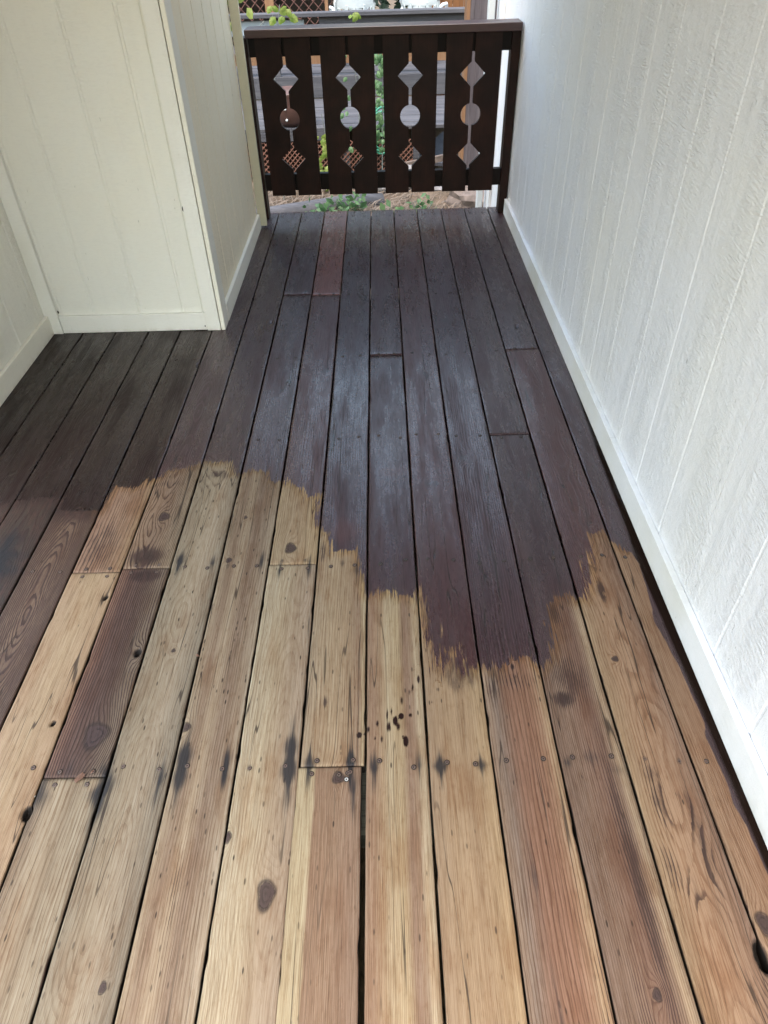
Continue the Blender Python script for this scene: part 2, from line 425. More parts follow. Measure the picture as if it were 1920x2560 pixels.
M['stem'] = simple('vine_stem', (0.12, 0.13, 0.12), 0.7, 0.2, 40)

def leaf_mat(name, a, b, tr=0.35):
    t = NT(name)
    g = t.n('ShaderNodeNewGeometry')
    n = t.noise(t.pos(), 24.0, 2, 0.5)
    c = t.mix(t.sm(n, 0.35, 0.65), a, b)
    c = t.mix(t.lin(g.outputs['Random Per Island'], 0, 1, 0.0, 0.45), c, tuple(k * 0.5 for k in a))
    t.P(col=c, rough=0.5, spec=0.35)
    tl = t.n('ShaderNodeBsdfTranslucent'); t.set(tl.inputs[0], c)
    mx = t.n('ShaderNodeMixShader'); mx.inputs[0].default_value = tr
    t.t.links.new(t.b.outputs[0], mx.inputs[1]); t.t.links.new(tl.outputs[0], mx.inputs[2])
    t.t.links.new(mx.outputs[0], t.out.inputs[0])
    return t.m
M['leaf_lime'] = leaf_mat('lime_leaf', (0.165, 0.247, 0.038), (0.277, 0.315, 0.083), 0.5)
M['leaf_weed'] = leaf_mat('weed_leaf', (0.060, 0.138, 0.054), (0.120, 0.204, 0.090))
M['leaf_dark'] = leaf_mat('dark_leaf', (0.007, 0.018, 0.010), (0.018, 0.035, 0.022))
M['straw'] = leaf_mat('dry_straw', (0.146, 0.106, 0.077), (0.194, 0.150, 0.114), 0.15)

def ground_mat():
    t = NT('ground_litter')
    p = t.pos()
    n = t.noise(p, 5.0, 5, 0.65); m = t.noise(t.scale(p, (60, 22, 60)), 1.0, 4, 0.7)
    c = t.mix(t.sm(n, 0.4, 0.65), (0.13, 0.092, 0.065), (0.08, 0.06, 0.042))
    c = t.mix(t.sm(m, 0.45, 0.65, 0.0, 0.6), c, (0.03, 0.025, 0.02))
    return t.P(col=c, rough=0.95, spec=0.15, normal=t.bump(m, 0.8, 0.01))
M['ground'] = ground_mat()

# ------------------------------------------------------------------ deck data (metres; y runs away from the camera)
EDGES = [-1.530, -1.382, -1.231, -1.080, -0.9335, -0.7885, -0.645, -0.5005, -0.357, -0.2145, -0.067, 0.075, 0.2195, 0.3685, 0.515, 0.661, 0.7535]
STAIN = [(-1.9, 1.66), (-1.53, 1.68), (-1.40, 1.70), (-1.275, 1.739), (-1.203, 1.751), (-1.131, 1.763), (-1.069, 1.751), (-1.062, 1.700), (-1.024, 1.692), (-0.931, 1.693),
 (-0.915, 1.816), (-0.854, 1.803), (-0.817, 1.838), (-0.781, 1.852), (-0.756, 1.888), (-0.675, 1.912), (-0.64, 1.944), (-0.59, 1.932), (-0.545, 1.94), (-0.524, 1.868),
 (-0.482, 1.872), (-0.478, 1.893), (-0.41, 1.874), (-0.398, 1.832), (-0.352, 1.81), (-0.345, 1.819), (-0.300, 1.785), (-0.264, 1.731), (-0.228, 1.749), (-0.225, 1.599),
 (-0.212, 1.581), (-0.205, 1.563), (-0.181, 1.562), (-0.171, 1.477), (-0.108, 1.483), (-0.097, 1.491), (-0.09, 1.411), (-0.078, 1.38), (-0.072, 1.305), (-0.061, 1.298),
 (-0.018, 1.318), (0.062, 1.287), (0.083, 1.322), (0.087, 1.251), (0.087, 1.145), (0.114, 1.107), (0.125, 1.053), (0.153, 1.094), (0.165, 1.063), (0.218, 1.056),
 (0.225, 1.053), (0.26, 1.043), (0.297, 1.066), (0.309, 1.08), (0.349, 1.082), (0.364, 1.055), (0.378, 1.047), (0.40, 1.08), (0.424, 1.147), (0.419, 1.199), (0.434, 1.253), (0.464, 1.294),
 (0.502, 1.271), (0.514, 1.278), (0.533, 1.271), (0.562, 1.327), (0.574, 1.403), (0.597, 1.474), (0.608, 1.524), (0.647, 1.54), (0.66, 1.497), (0.685, 1.463),
 (0.709, 1.446), (0.718, 1.398), (0.712, 1.322), (0.704, 1.224), (0.700, 1.205), (0.697, 1.185), (0.703, 1.151), (0.715, 1.035), (0.718, 0.973), (0.721, 0.88), (0.712, 0.845), (0.716, 0.78),
 (0.719, 0.73), (0.713, 0.69), (0.722, 0.64), (0.726, 0.543), (0.722, 0.40), (0.727, 0.2), (0.728, -0.1), (0.74, -0.2), (0.74, -0.6), (0.9, -0.6), (0.9, 5.2), (-1.9, 5.2)]
DRIPS = [(0.063, 1.02, 4, 13), (0.048, 0.997, 3, 11), (0.04, 0.984, 2.5, 8), (0.02, 0.96, 3, 11), (-0.006, 0.931, 3, 11), (-0.016, 0.921, 2.5, 13), (-0.013, 0.889, 4.5, 16),
 (0.017, 0.917, 7, 9), (0.039, 0.919, 4.5, 6), (-0.04, 0.899, 3.5, 9), (-0.029, 0.858, 3, 9), (0.026, 0.851, 7, 15), (0.020, 0.862, 4, 6), (-0.061, 0.883, 4, 9), (-0.082, 0.869, 7, 9),
 (0.109, 0.989, 3, 6), (0.092, 0.954, 2.5, 5), (0.301, 1.051, 5, 12), (0.003, 0.905, 6, 14), (0.010, 0.890, 4, 12), (-0.045, 0.860, 2, 4), (-0.070, 0.872, 3, 4)]
# x, y, radius x, radius y, hole?
KNOTS = [(-.258, .528, .016, .027, 0), (-.298, 1.496, .015, .020, 0), (-.715, 1.653, .016, .018, 0), (-.700, .884, .026, .032, 0), (-.663, 1.121, .009, .013, 1), (-.490, .900, .009, .011, 0),
 (-.803, 1.314, .0065, .009, 1), (-.812, .918, .0055, .0075, 1), (-.126, .766, .013, .013, 0), (-.477, 1.453, .008, .009, 0), (-.534, .376, .006, .010, 0), (-.570, 1.125, .005, .006, 0),
 (.682, .46, .012, .020, 0), (.655, .405, .011, .026, 1), (.563, 1.067, .008, .008, 0), (.621, 1.58, .007, .007, 0), (.259, 1.926, .020, .016, 0), (.148, 1.79, .030, .012, 0),
 (-.454, 1.643, .005, .007, 0), (-.847, 2.036, .018, .018, 0), (-.509, 2.229, .004, .007, 1), (-.794, 2.622, .006, .018, 1), (-1.043, 1.85, .010, .010, 0), (-.25, 2.545, .018, .014, 0),
 (-.524, 3.004, .006, .009, 1), (.596, 2.899, .008, .011, 1), (.341, 2.388, .010, .012, 0), (.279, 2.989, .020, .020, 0), (-.792, .70, .010, .016, 1), (-.064, .235, .008, .018, 1),
 (-1.17, 1.28, .016, .02, 0), (.12, 3.02, .005, .02, 0), (-.345, .15, .01, .013, 0), (.45, .35, .007, .010, 0), (-.350, .640, .006, .012, 0)]
GRIME = [(-.645, .745, .017, .080, .85), (-.522, .763, .009, .055, .7), (-.480, .800, .014, .068, 1), (-.381, .793, .008, .045, 1), (-.237, .805, .012, .080, 1.1), (-.193, .794, .007, .045, .9),
 (-.100, .798, .007, .050, 1.1), (-.092, .735, .005, .055, .8), (-.047, .785, .008, .045, .8), (.054, .790, .007, .040, .6), (.102, .788, .010, .034, .85), (.193, .789, .008, .026, .7),
 (.44, .800, .014, .04, .45), (.385, .79, .008, .02, .5), (.49, .77, .02, .02, .35), (-.379, 1.445, .008, .040, .75), (-.622, 1.448, .011, .042, .85), (-.524, 1.440, .008, .032, .7), (-.322, 1.408, .006, .034, .8),
 (-.237, 1.420, .007, .045, .7), (-.477, 1.430, .006, .02, .6), (-.78, .74, .018, .07, .6), (-.66, .80, .012, .03, .5), (-.735, .80, .018, .035, .4), (-.14, 1.43, .006, .02, .5),
 (-1.17, 1.45, .06, .16, .75), (-1.22, 1.30, .05, .2, .6), (.27, .55, .010, .10, .38), (.275, .25, .012, .16, .45), (-.098, 1.40, .007, .04, .6), (.263, .76, .006, .05, .35)]
PATCH = [(-.728, 1.475, .060, .050, 1.0), (-.712, 1.395, .060, .030, .95), (-.735, 1.822, .055, .020, .55), (-.577, 1.865, .050, .030, .55), (.432, 1.020, .060, .080, .6), (.411, .955, .030, .030, .85),
 (-.88, 1.53, .060, .14, .55), (.30, 1.01, .045, .03, .5), (.165, 1.035, .052, .062, .58), (.275, 1.02, .035, .035, .5), (-.20, 1.48, .010, .05, .6), (.10, 1.18, .008, .05, .6), (.585, 1.30, .015, .05, .6), (.44, 1.22, .02, .05, .7), (.46, 1.15, .03, .08, .25), (.245, .99, .02, .05, .5), (-.58, 1.80, .05, .03, .35),
 (.56, .72, .02, .10, .55), (.575, .52, .02, .05, .5), (.62, .62, .015, .16, .6), (.545, .56, .02, .05, .5), (-.165, .96, .006, .02, .8), (.64, .33, .05, .08, .35), (.56, 1.38, .03, .03, .5),
 (.36, 0.30, .02, .2, .35), (.47, .55, .018, .30, .65), (.42, .25, .02, .2, .4), (-.44, .50, .012, .14, .35), (-.21, .30, .02, .1, .2)]
JOISTS = [-1.65, -1.04, -0.43, 0.183, 0.795, 1.427, 2.064, 2.672, 3.285, 3.90, 4.44]
Y0, Y1 = -2.3, 4.54

def c8(*v): return v
# column -> list of segments, far to near: (y_from, y_to, stripes [(u, sRGB)], patina, redness, grain kind, ring spacing mm, contrast, specks, dx)
G = dict
COLS = {
 0: [G(s=[(0, c8(60, 55, 50)), (1, c8(70, 62, 55))], pat=.5, red=.05, sp=7)],
 1: [G(s=[(0, c8(75, 70, 66)), (1, c8(95, 88, 82))], pat=.7, red=.1, sp=6)],
 2: [G(s=[(0, c8(92, 86, 78)), (.5, c8(100, 86, 74)), (1, c8(82, 70, 62))], pat=.62, red=.15, sp=7, cath=1)],
 3: [G(s=[(0, c8(125, 98, 82)), (.5, c8(150, 118, 95)), (1, c8(128, 98, 80))], pat=.52, red=.05, sp=6, cath=1, con=.9)],
 4: [G(y0=1.416, s=[(0, c8(188, 145, 115)), (.4, c8(200, 158, 125)), (.8, c8(190, 150, 112)), (1, c8(205, 165, 115))], pat=.22, red=.25, sp=9, con=.8),
     G(s=[(0, c8(206, 172, 130)), (.5, c8(212, 180, 132)), (1, c8(206, 168, 122))], pat=.02, red=.1, sp=3.2, con=.35, spk=.02)],
 5: [G(y0=1.427, s=[(0, c8(185, 150, 115)), (.5, c8(168, 136, 108)), (1, c8(178, 155, 122))], pat=.22, red=.05, sp=7, cath=1, con=1.2),
     G(y0=.779, s=[(0, c8(172, 122, 95)), (.25, c8(128, 92, 80)), (.6, c8(120, 90, 78)), (.85, c8(150, 128, 106)), (1, c8(150, 126, 104))], pat=.42, red=.2, sp=6, con=1.1, spk=.05),
     G(s=[(0, c8(172, 148, 118)), (.3, c8(200, 178, 142)), (.55, c8(178, 156, 122)), (.8, c8(196, 180, 148)), (1, c8(176, 162, 136))], pat=.04, red=.2, sp=9, con=1.0, spk=.30)],
 6: [G(s=[(0, c8(172, 156, 128)), (.35, c8(192, 172, 138)), (.6, c8(200, 180, 148)), (1, c8(165, 150, 126))], pat=.06, red=.05, sp=8, con=.55, cath=1, spk=.30)],
 7: [G(y0=3.3, s=[(0, c8(190, 165, 135)), (1, c8(190, 165, 135))], pat=.1, red=.1, sp=5),
     G(s=[(0, c8(196, 172, 136)), (.22, c8(176, 144, 112)), (.38, c8(206, 180, 142)), (.6, c8(172, 142, 114)), (.85, c8(188, 162, 130)), (1, c8(212, 192, 160))], pat=.10, red=.15, sp=6, con=.7, spk=.32)],
 8: [G(y0=3.29, s=[(0, c8(200, 165, 130)), (1, c8(200, 160, 120))], pat=.1, red=.95, sp=5, con=.6),
     G(y0=1.429, s=[(0, c8(206, 178, 132)), (.5, c8(214, 184, 138)), (1, c8(220, 186, 128))], pat=.03, red=.42, sp=8, con=.7, spk=.06),
     G(s=[(0, c8(218, 200, 162)), (.4, c8(216, 194, 152)), (.7, c8(200, 172, 136)), (1, c8(198, 172, 142))], pat=.03, red=.4, sp=8, con=.5, cath=1, spk=.20)],
 9: [G(y0=.793, s=[(0, c8(204, 178, 140)), (.35, c8(214, 184, 138)), (.7, c8(202, 168, 124)), (.86, c8(186, 150, 116)), (.93, c8(216, 190, 140)), (1, c8(218, 192, 146))], pat=.04, red=.05, sp=7, con=.75, spk=.16),
     G(s=[(0, c8(214, 192, 142)), (.27, c8(220, 198, 148)), (.30, c8(182, 142, 106)), (.6, c8(186, 148, 112)), (.85, c8(182, 144, 112)), (1, c8(174, 140, 112))], pat=.05, red=.1, sp=3.4, con=.6, spk=.14, dx=-.006)],
 10: [G(y0=2.668, s=[(0, c8(200, 165, 120)), (1, c8(200, 165, 120))], pat=.05, red=.15, sp=4),
      G(s=[(0, c8(188, 150, 116)), (.14, c8(192, 150, 112)), (.32, c8(206, 172, 124)), (.36, c8(222, 198, 152)), (.6, c8(216, 188, 134)), (.72, c8(182, 144, 114)), (.86, c8(190, 156, 120)), (.9, c8(222, 198, 156)), (1, c8(210, 184, 142))], pat=.05, red=.12, sp=3.6, con=.8, spk=.10)],
 11: [G(s=[(0, c8(196, 162, 122)), (.3, c8(208, 172, 124)), (.6, c8(198, 160, 112)), (.85, c8(212, 176, 122)), (1, c8(216, 180, 124))], pat=.07, red=.42, sp=3.0, con=.35, spk=.18)],
 12: [G(s=[(0, c8(196, 162, 132)), (.16, c8(172, 146, 128)), (.4, c8(184, 132, 100)), (.72, c8(186, 132, 96)), (.86, c8(202, 154, 112)), (.95, c8(220, 182, 132)), (1, c8(214, 172, 124))], pat=.09, red=.12, sp=8, con=1.1, inv=1, spk=.10)],
 13: [G(y0=2.061, s=[(0, c8(180, 140, 110)), (1, c8(180, 140, 110))], pat=.1, red=.12, sp=5),
      G(s=[(0, c8(168, 134, 112)), (.3, c8(176, 140, 114)), (.55, c8(174, 130, 104)), (.75, c8(160, 118, 96)), (.86, c8(188, 152, 120)), (.94, c8(222, 190, 146)), (1, c8(200, 168, 130))], pat=.14, red=.06, sp=5, con=.9, spk=.04)],
 14: [G(y0=2.686, s=[(0, c8(190, 145, 105)), (1, c8(190, 145, 105))], pat=.1, red=.08, sp=6),
      G(s=[(0, c8(204, 166, 118)), (.3, c8(210, 162, 114)), (.6, c8(204, 156, 112)), (.85, c8(186, 142, 108)), (1, c8(174, 136, 110))], pat=.10, red=.62, sp=8, con=.75, cath=1, inv=1, spk=.05)],
 15: [G(s=[(0, c8(206, 160, 116)), (.5, c8(204, 152, 106)), (1, c8(200, 146, 100))], pat=.10, red=.2, sp=5, con=.8, spk=.04)],
}

def seg_dist(px, py, poly):
    """signed distance (positive inside) to a polygon, numpy arrays"""
    d = np.full(px.shape, 1e9); inside = np.zeros(px.shape, bool)
    n = len(poly)
    for i in range(n):
        x0, y0 = poly[i]; x1, y1 = poly[(i + 1) % n]
        ex, ey = x1 - x0, y1 - y0
        L = ex * ex + ey * ey + 1e-12
        tt = np.clip(((px - x0) * ex + (py - y0) * ey) / L, 0, 1)
        d = np.minimum(d, np.hypot(px - x0 - tt * ex, py - y0 - tt * ey))
        c = ((y0 > py) != (y1 > py)) & (px < ex * (py - y0) / (y1 - y0 + 1e-12) + x0)
        inside ^= c
    return np.where(inside, d, -d)

def fbm1(y, seed, f=1.0, n=4):
    r = np.random.default_rng(seed); o = np.zeros_like(y)
    for k in range(n):
        o += np.sin(y * f * (1.9 ** k) * 2.1 + r.uniform(0, 6.28)) * 0.6 ** k * r.uniform(.6, 1.2)
    return o

def plank(parent, xa, xb, ya, yb, sp, seed, screws=()):
    """one deck board: dense top sheet with attributes, eased edges, sides and ends"""
    r = np.random.default_rng(seed)
    w = xb - xa
    nx = max(8, int(round(w / 0.0045)))
    us = np.concatenate([[0, 0.012], np.linspace(0.035, 0.965, nx - 3), [0.988, 1]])
    # rows: dense where it is seen close up
    ys = []; y = ya
    while y < yb - 1e-4:
        ys.append(y)
        y += 0.06 if y < 0.1 else 0.0055 if y < 1.3 else 0.008 if y < 2.1 else 0.016 if y < 3.1 else 0.03
    ys = np.array(ys[:-1] + [yb]) if yb - ys[-1] < 0.003 else np.array(ys + [yb])
    U, Yg = np.meshgrid(us, ys)
    nr, nc = U.shape
    el = fbm1(ys, seed * 7 + 1, 6, 5) * 0.00045; er = fbm1(ys, seed * 7 + 2, 6, 5) * 0.00045
    # torn, ragged edge bits
    for k in range(3):
        cy = r.uniform(max(ya, .2), yb); el += 0.0022 * np.exp(-((ys - cy) / 0.018) ** 2) * (r.random() < .6)
        cy = r.uniform(max(ya, .2), yb); er -= 0.0022 * np.exp(-((ys - cy) / 0.018) ** 2) * (r.random() < .6)
    Xg = xa + el[:, None] + U * (w + er[:, None] - el[:, None])
    Z = np.zeros_like(Xg)
    cup = r.uniform(-0.0012, 0.0008)
    Z += cup * (1 - (2 * U - 1) ** 2) + r.uniform(-0.0008, 0.0008) + fbm1(Yg, seed * 3 + 9, .8, 3) * 0.0005
    e = np.minimum(U, 1 - U) * w
    Z -= 0.0022 * np.clip(1 - e / 0.0025, 0, 1) ** 2
    Z -= 0.0018 * np.clip(1 - np.minimum(Yg - ya, yb - Yg) / 0.002, 0, 1)
    # knots / wood figure
    kn = np.zeros_like(Xg); warp = np.zeros_like(Xg); ringadd = np.zeros_like(Xg)
    cx = (xa + xb) / 2
    for (kx, ky, rx, ry, hole) in KNOTS:
        if not (xa - .02 < kx < xb + .02 and ya - .1 < ky < yb + .1): continue
        dx, dy = Xg - kx, Yg - ky
        rho = np.sqrt((dx / rx) ** 2 + (dy / ry) ** 2)
        rho2 = rho * (1 + (.03 if hole else .12) * np.sin(3 * np.arctan2(dy, dx) + seed))
        kn = np.maximum(kn, 1 / (1 + rho2 ** 2))
        warp += np.tanh(dx / rx) * rx * 1.0 * np.exp(-np.abs(dx) / (2.2 * rx)) * np.exp(-(dy / (3.4 * ry)) ** 2)
        ringadd += 3.2 * np.exp(-(dx / (1.7 * rx)) ** 2 - (dy / (2.4 * ry)) ** 2)
        if hole: Z -= 0.020 * np.clip((1.10 - rho2) / 0.45, 0, 1)
    WX = Xg - warp
    spacing = sp.get('sp', 6) / 1000
    if sp.get('cath'):
        x0 = cx + r.uniform(-.25, .25) * w + fbm1(Yg, seed + 50, 1.6, 3) * .008
        dd = 0.018 + 0.05 * np.abs(np.sin(Yg * r.uniform(1.0, 1.7) + r.uniform(0, 3))) + .006 * fbm1(Yg, seed + 77, 4, 3)
        ring = np.sqrt((WX - x0) ** 2 + dd ** 2) / (spacing * .72)
    else:
        x0 = cx + r.choice([-1, 1]) * r.uniform(.06, .14) + fbm1(Yg, seed + 50, 1.0, 3) * .006
        ring = np.abs(WX - x0 + fbm1(Yg, seed + 60, 2.2, 3) * .0025) / spacing
    ring = ring + ringadd + 0.5 * np.sin(U * 9 + seed) + 10
    con = sp.get('con', .8)
    inv = sp.get('inv', 0)
    # stain
    pts = [(a, b) for a, b in STAIN]
    sdv = seg_dist(Xg, Yg, pts)
    feather = np.where(Yg < 1.44, np.interp(Xg, [.60, .66, .70, .8], [.027, .008, .0025, .0015]), np.where(Xg > .70, .003, .026))
    feather = np.where(Xg < -1.07, .028, np.where(Xg < -.93, .009, feather))
    feather = np.where((Xg > .08) & (Xg < .22) & (Yg < 1.2), .046, feather)
    feather = np.where(feather > .015, feather * (1 + .55 * np.sin(Xg * 61 + 3.1 * np.sin(Xg * 23)) + .35 * np.sin(Xg * 137 + 1.7)), feather)
    dripm = np.zeros_like(Xg)
    for (dx_, dy_, a, b) in DRIPS:
        if xa - .02 < dx_ < xb + .02 and ya < dy_ < yb:
            a, b = a / 1000, b / 1000
            rho = np.sqrt(((Xg - dx_) / a) ** 2 + ((Yg - dy_) / b) ** 2)
            dd = (1 - rho) * a
            m = dd > sdv
            m &= dd > -0.010
            feather = np.where(m, .0014, feather)
            sdv = np.where(m, dd, sdv)
            dripm = np.where(m, .75, dripm)
    pat = np.full_like(Xg, sp.get('pat', .05))
    for (px, py, a, b, s_) in PATCH:
        if xa - a < px < xb + a:
            pat = np.maximum(pat, s_ * np.exp(-(((Xg - px) / a) ** 2 + ((Yg - py) / b) ** 2) ** 1.5))
    pat = np.maximum(pat, np.where(Xg < -.955, 1.0, 0) * np.exp(-np.clip(-sdv, 0, 9) / .11))
    gr = np.zeros_like(Xg)
    for (px, py, a, b, s_) in GRIME:
        a, b, s_ = a * 1.5, b * 1.5, s_ * 1.5
        if xa - .004 < px < xb + .004 and ya - b < py < yb + b:
            aa = a * (1 + 0.3 * np.sin((Yg - py) * 90 + seed))
            gr = np.maximum(gr, s_ * np.exp(-1.15 * (np.abs((Xg - px) / aa) + np.abs((Yg - py) / b)) ** 1.5))
    # faint marks at every other screw
    for j in JOISTS:
        if j in (0.795, 1.427): continue
        for uu in (.22, .78):
            gr = np.maximum(gr, .5 * np.exp(-(((U - uu) * w / .007) ** 2 + ((Yg - j) / .03) ** 2)))
    for (sx, sy) in screws:
        q = np.sqrt((Xg - sx) ** 2 + ((Yg - sy) / 1.15) ** 2)
        gr = np.maximum(gr, .8 * np.exp(-(q / .0075) ** 2))
    # end grain darker at the joints
    for ye in (ya, yb):
        if 0 < ye < 4.4: pat = np.maximum(pat, .25 * np.exp(-np.abs(Yg - ye) / .012))
    # dark marks left on the boards' edges by old stain
    edge = np.exp(-np.minimum(U, 1 - U) * w / .0022)
    pat = np.maximum(pat, edge * .40)
    # stripes
    st = sp['s']
    uw = np.clip(U + fbm1(Yg, seed + 91, 1.1, 3) * .028 + (warp / w) * -.4, 0, 1)
    us_ = [a for a, _ in st]; cols = np.array([s2l(c) for _, c in st])
    K = 0.465
    tan = np.stack([np.interp(uw, us_, cols[:, k]) for k in range(3)], -1) * K
    lf = 1 + .05 * fbm1(Yg, seed + 33, .9, 3)
    tan = tan * lf[..., None]
    lum = (tan * np.array([.3, .59, .11])).sum(-1, keepdims=True)
    tan = (tan * .68 + lum * .32) * np.array([1.04, 1.0, .95])
    if inv:   # pale raised ring lines instead of dark ones
        ring = -ring + 200
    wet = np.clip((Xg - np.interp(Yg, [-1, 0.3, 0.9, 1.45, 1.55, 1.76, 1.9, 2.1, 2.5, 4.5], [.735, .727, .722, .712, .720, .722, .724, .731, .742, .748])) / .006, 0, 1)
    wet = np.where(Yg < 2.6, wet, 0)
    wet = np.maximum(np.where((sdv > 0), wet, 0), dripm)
    red = np.full_like(Xg, sp.get('red', .1))
    # fresh, browner strokes at the working edge
    band = np.exp(-np.abs(sdv - .03) / .035) * (Yg < 2.0) * (sdv > 0)
    red = np.maximum(red, band * .22)
    for (px, py, a, b, s_) in [(.02, 1.86, .05, .03, .55), (.155, 1.2, .07, .09, .42), (.65, 1.62, .05, .08, .5), (-.14, 1.57, .06, .06, .5), (.37, 1.50, .05, .12, .3), (.11, 1.95, .01, .04, .5), (-.27, 4.2, .07, .10, 1.3)]:
        red = np.maximum(red, s_ * np.exp(-(((Xg - px) / a) ** 2 + ((Yg - py) / b) ** 2) ** 2))
    spk = np.full_like(Xg, sp.get('spk', .08))
    # ---- mesh
    top = np.stack([Xg, Yg, Z], -1).reshape(-1, 3)
    nv = len(top)
    th = 0.034
    idx = np.arange(nv).reshape(nr, nc)
    loop = np.concatenate([idx[0, :], idx[1:, -1], idx[-1, -2::-1], idx[-2:0:-1, 0]])
    bot = top[loop].copy(); bot[:, 2] = -th
    verts = np.concatenate([top, bot])
    a = idx[:-1, :-1].ravel(); b = idx[:-1, 1:].ravel(); c = idx[1:, 1:].ravel(); d = idx[1:, :-1].ravel()
    quads = np.stack([a, b, c, d], -1)
    nl = len(loop); li = np.arange(nl); ln = (li + 1) % nl
    side = np.stack([loop[ln], loop[li], nv + li, nv + ln], -1)
    faces = np.concatenate([quads, side])
    me = bpy.data.meshes.new('plank')
    me.vertices.add(len(verts)); me.vertices.foreach_set('co', verts.ravel())
    nf = len(faces)
    me.loops.add(nf * 4); me.loops.foreach_set('vertex_index', faces.ravel().astype(np.int32))
    me.polygons.add(nf)
    me.polygons.foreach_set('loop_start', np.arange(0, nf * 4, 4, dtype=np.int32))
    me.polygons.foreach_set('loop_total', np.full(nf, 4, dtype=np.int32))
    sm = np.zeros(nf, bool); sm[:len(quads)] = True
    me.polygons.foreach_set('use_smooth', sm)
    me.update(calc_edges=True)
    def put(name, arrs):
        v = np.stack([q.reshape(-1) for q in arrs], -1)
        v = np.concatenate([v, v[loop]]).astype(np.float32)
        at = me.attributes.new(name, 'FLOAT_VECTOR', 'POINT'); at.data.foreach_set('vector', v.ravel())
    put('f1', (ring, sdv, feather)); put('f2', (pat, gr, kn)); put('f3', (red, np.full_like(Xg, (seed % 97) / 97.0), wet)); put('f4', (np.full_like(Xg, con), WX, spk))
    tv = tan.reshape(-1, 3); tv = np.concatenate([tv, tv[loop]]); tv = np.concatenate([tv, np.ones((len(tv), 1))], -1).astype(np.float32)
    at = me.attributes.new('tan', 'FLOAT_COLOR', 'POINT'); at.data.foreach_set('color', tv.ravel())
    me.materials.append(M['deck'])
    me.validate()
    return link('plank', me, parent)

# ------------------------------------------------------------------ deck
deck = empty('deck'); tag(deck, kind='structure')

def screw_mesh(mat):
    mb = MB()
    mb.lathe([(0.0010, -0.0006), (0.0018, 0.0006), (0.0036, 0.0010), (0.0042, 0.0004), (0.0060, 0.0003), (0.0062, -0.003)][::-1], 14)
    me = mb.mesh('screw', True); me.materials.append(mat); me.materials.append(M['dark_void'])
    for p in me.polygons:
        if p.center.xy.length > .0040 or p.center.xy.length < .0021: p.material_index = 1
    return me
SM = {k: screw_mesh(M['screw_' + k]) for k in ('dark', 'rust', 'new')}

for ci in range(16):
    segs = COLS[ci]
    top = Y1 + random.uniform(-.002, .002)
    for k, sp in enumerate(segs):
        y_lo = sp.get('y0', Y0)
        g = random.uniform(.0042, .0062)
        dx = sp.get('dx', 0)
        xa, xb = EDGES[ci] + g / 2 + dx, EDGES[ci + 1] - g / 2 + dx
        hi = top if k == 0 else segs[k - 1]['y0'] - .0012
        seed = ci * 13 + k * 5 + 3
        rr = random.Random(seed)
        wv = xb - xa
        placed = []
        for j in JOISTS:
            if j < 0.1 or (ci < 6 and j > 2.95): continue
            for uu in ((.24, .78) if wv > .1 else (.30,)):
                yy = j + rr.uniform(-.012, .012)
                if 'y0' in sp and abs(j - y_lo) < .03: yy = y_lo + .014
                if k > 0 and abs(j - hi) < .03: yy = hi - .016
                if not (y_lo + .004 < yy < hi - .004): continue
                xx = xa + wv * (uu + rr.uniform(-.05, .05))
                dry = yy < 1.0 or (yy < 1.5 and xx < -.1)
                placed.append((xx, yy, 'rust' if (dry or rr.random() < .15) else 'dark'))
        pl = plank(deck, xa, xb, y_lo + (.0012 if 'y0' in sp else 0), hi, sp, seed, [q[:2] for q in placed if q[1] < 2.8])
        for xx, yy, kd in placed:
            s_ = link('screw', SM[kd], pl, (xx, yy, .0002))
            s_.rotation_euler = (rr.uniform(-.07, .07), rr.uniform(-.07, .07), 0)
        if ci == 9 and k == 1:
            for (sx, sy, kd) in ((-.108, .761, 'new'), (-.1, .778, 'rust'), (-.125, .772, 'rust')):
                link('screw', SM[kd], pl, (sx, sy, .0004))
for j in JOISTS[3:]:
    MB().box(-1.53, .76, j - .019, j + .019, -.23, -.036).build('joist', M['joist'], deck)
# block of treated wood seen through the wide gap
MB().box(-.30, .10, .655, .775, -.10, -.0365).build('blocking', M['joist'], deck)
MB().box(-1.53, .76, 4.50, 4.535, -.25, -.036).build('rim_board', M['rail_x'], deck)

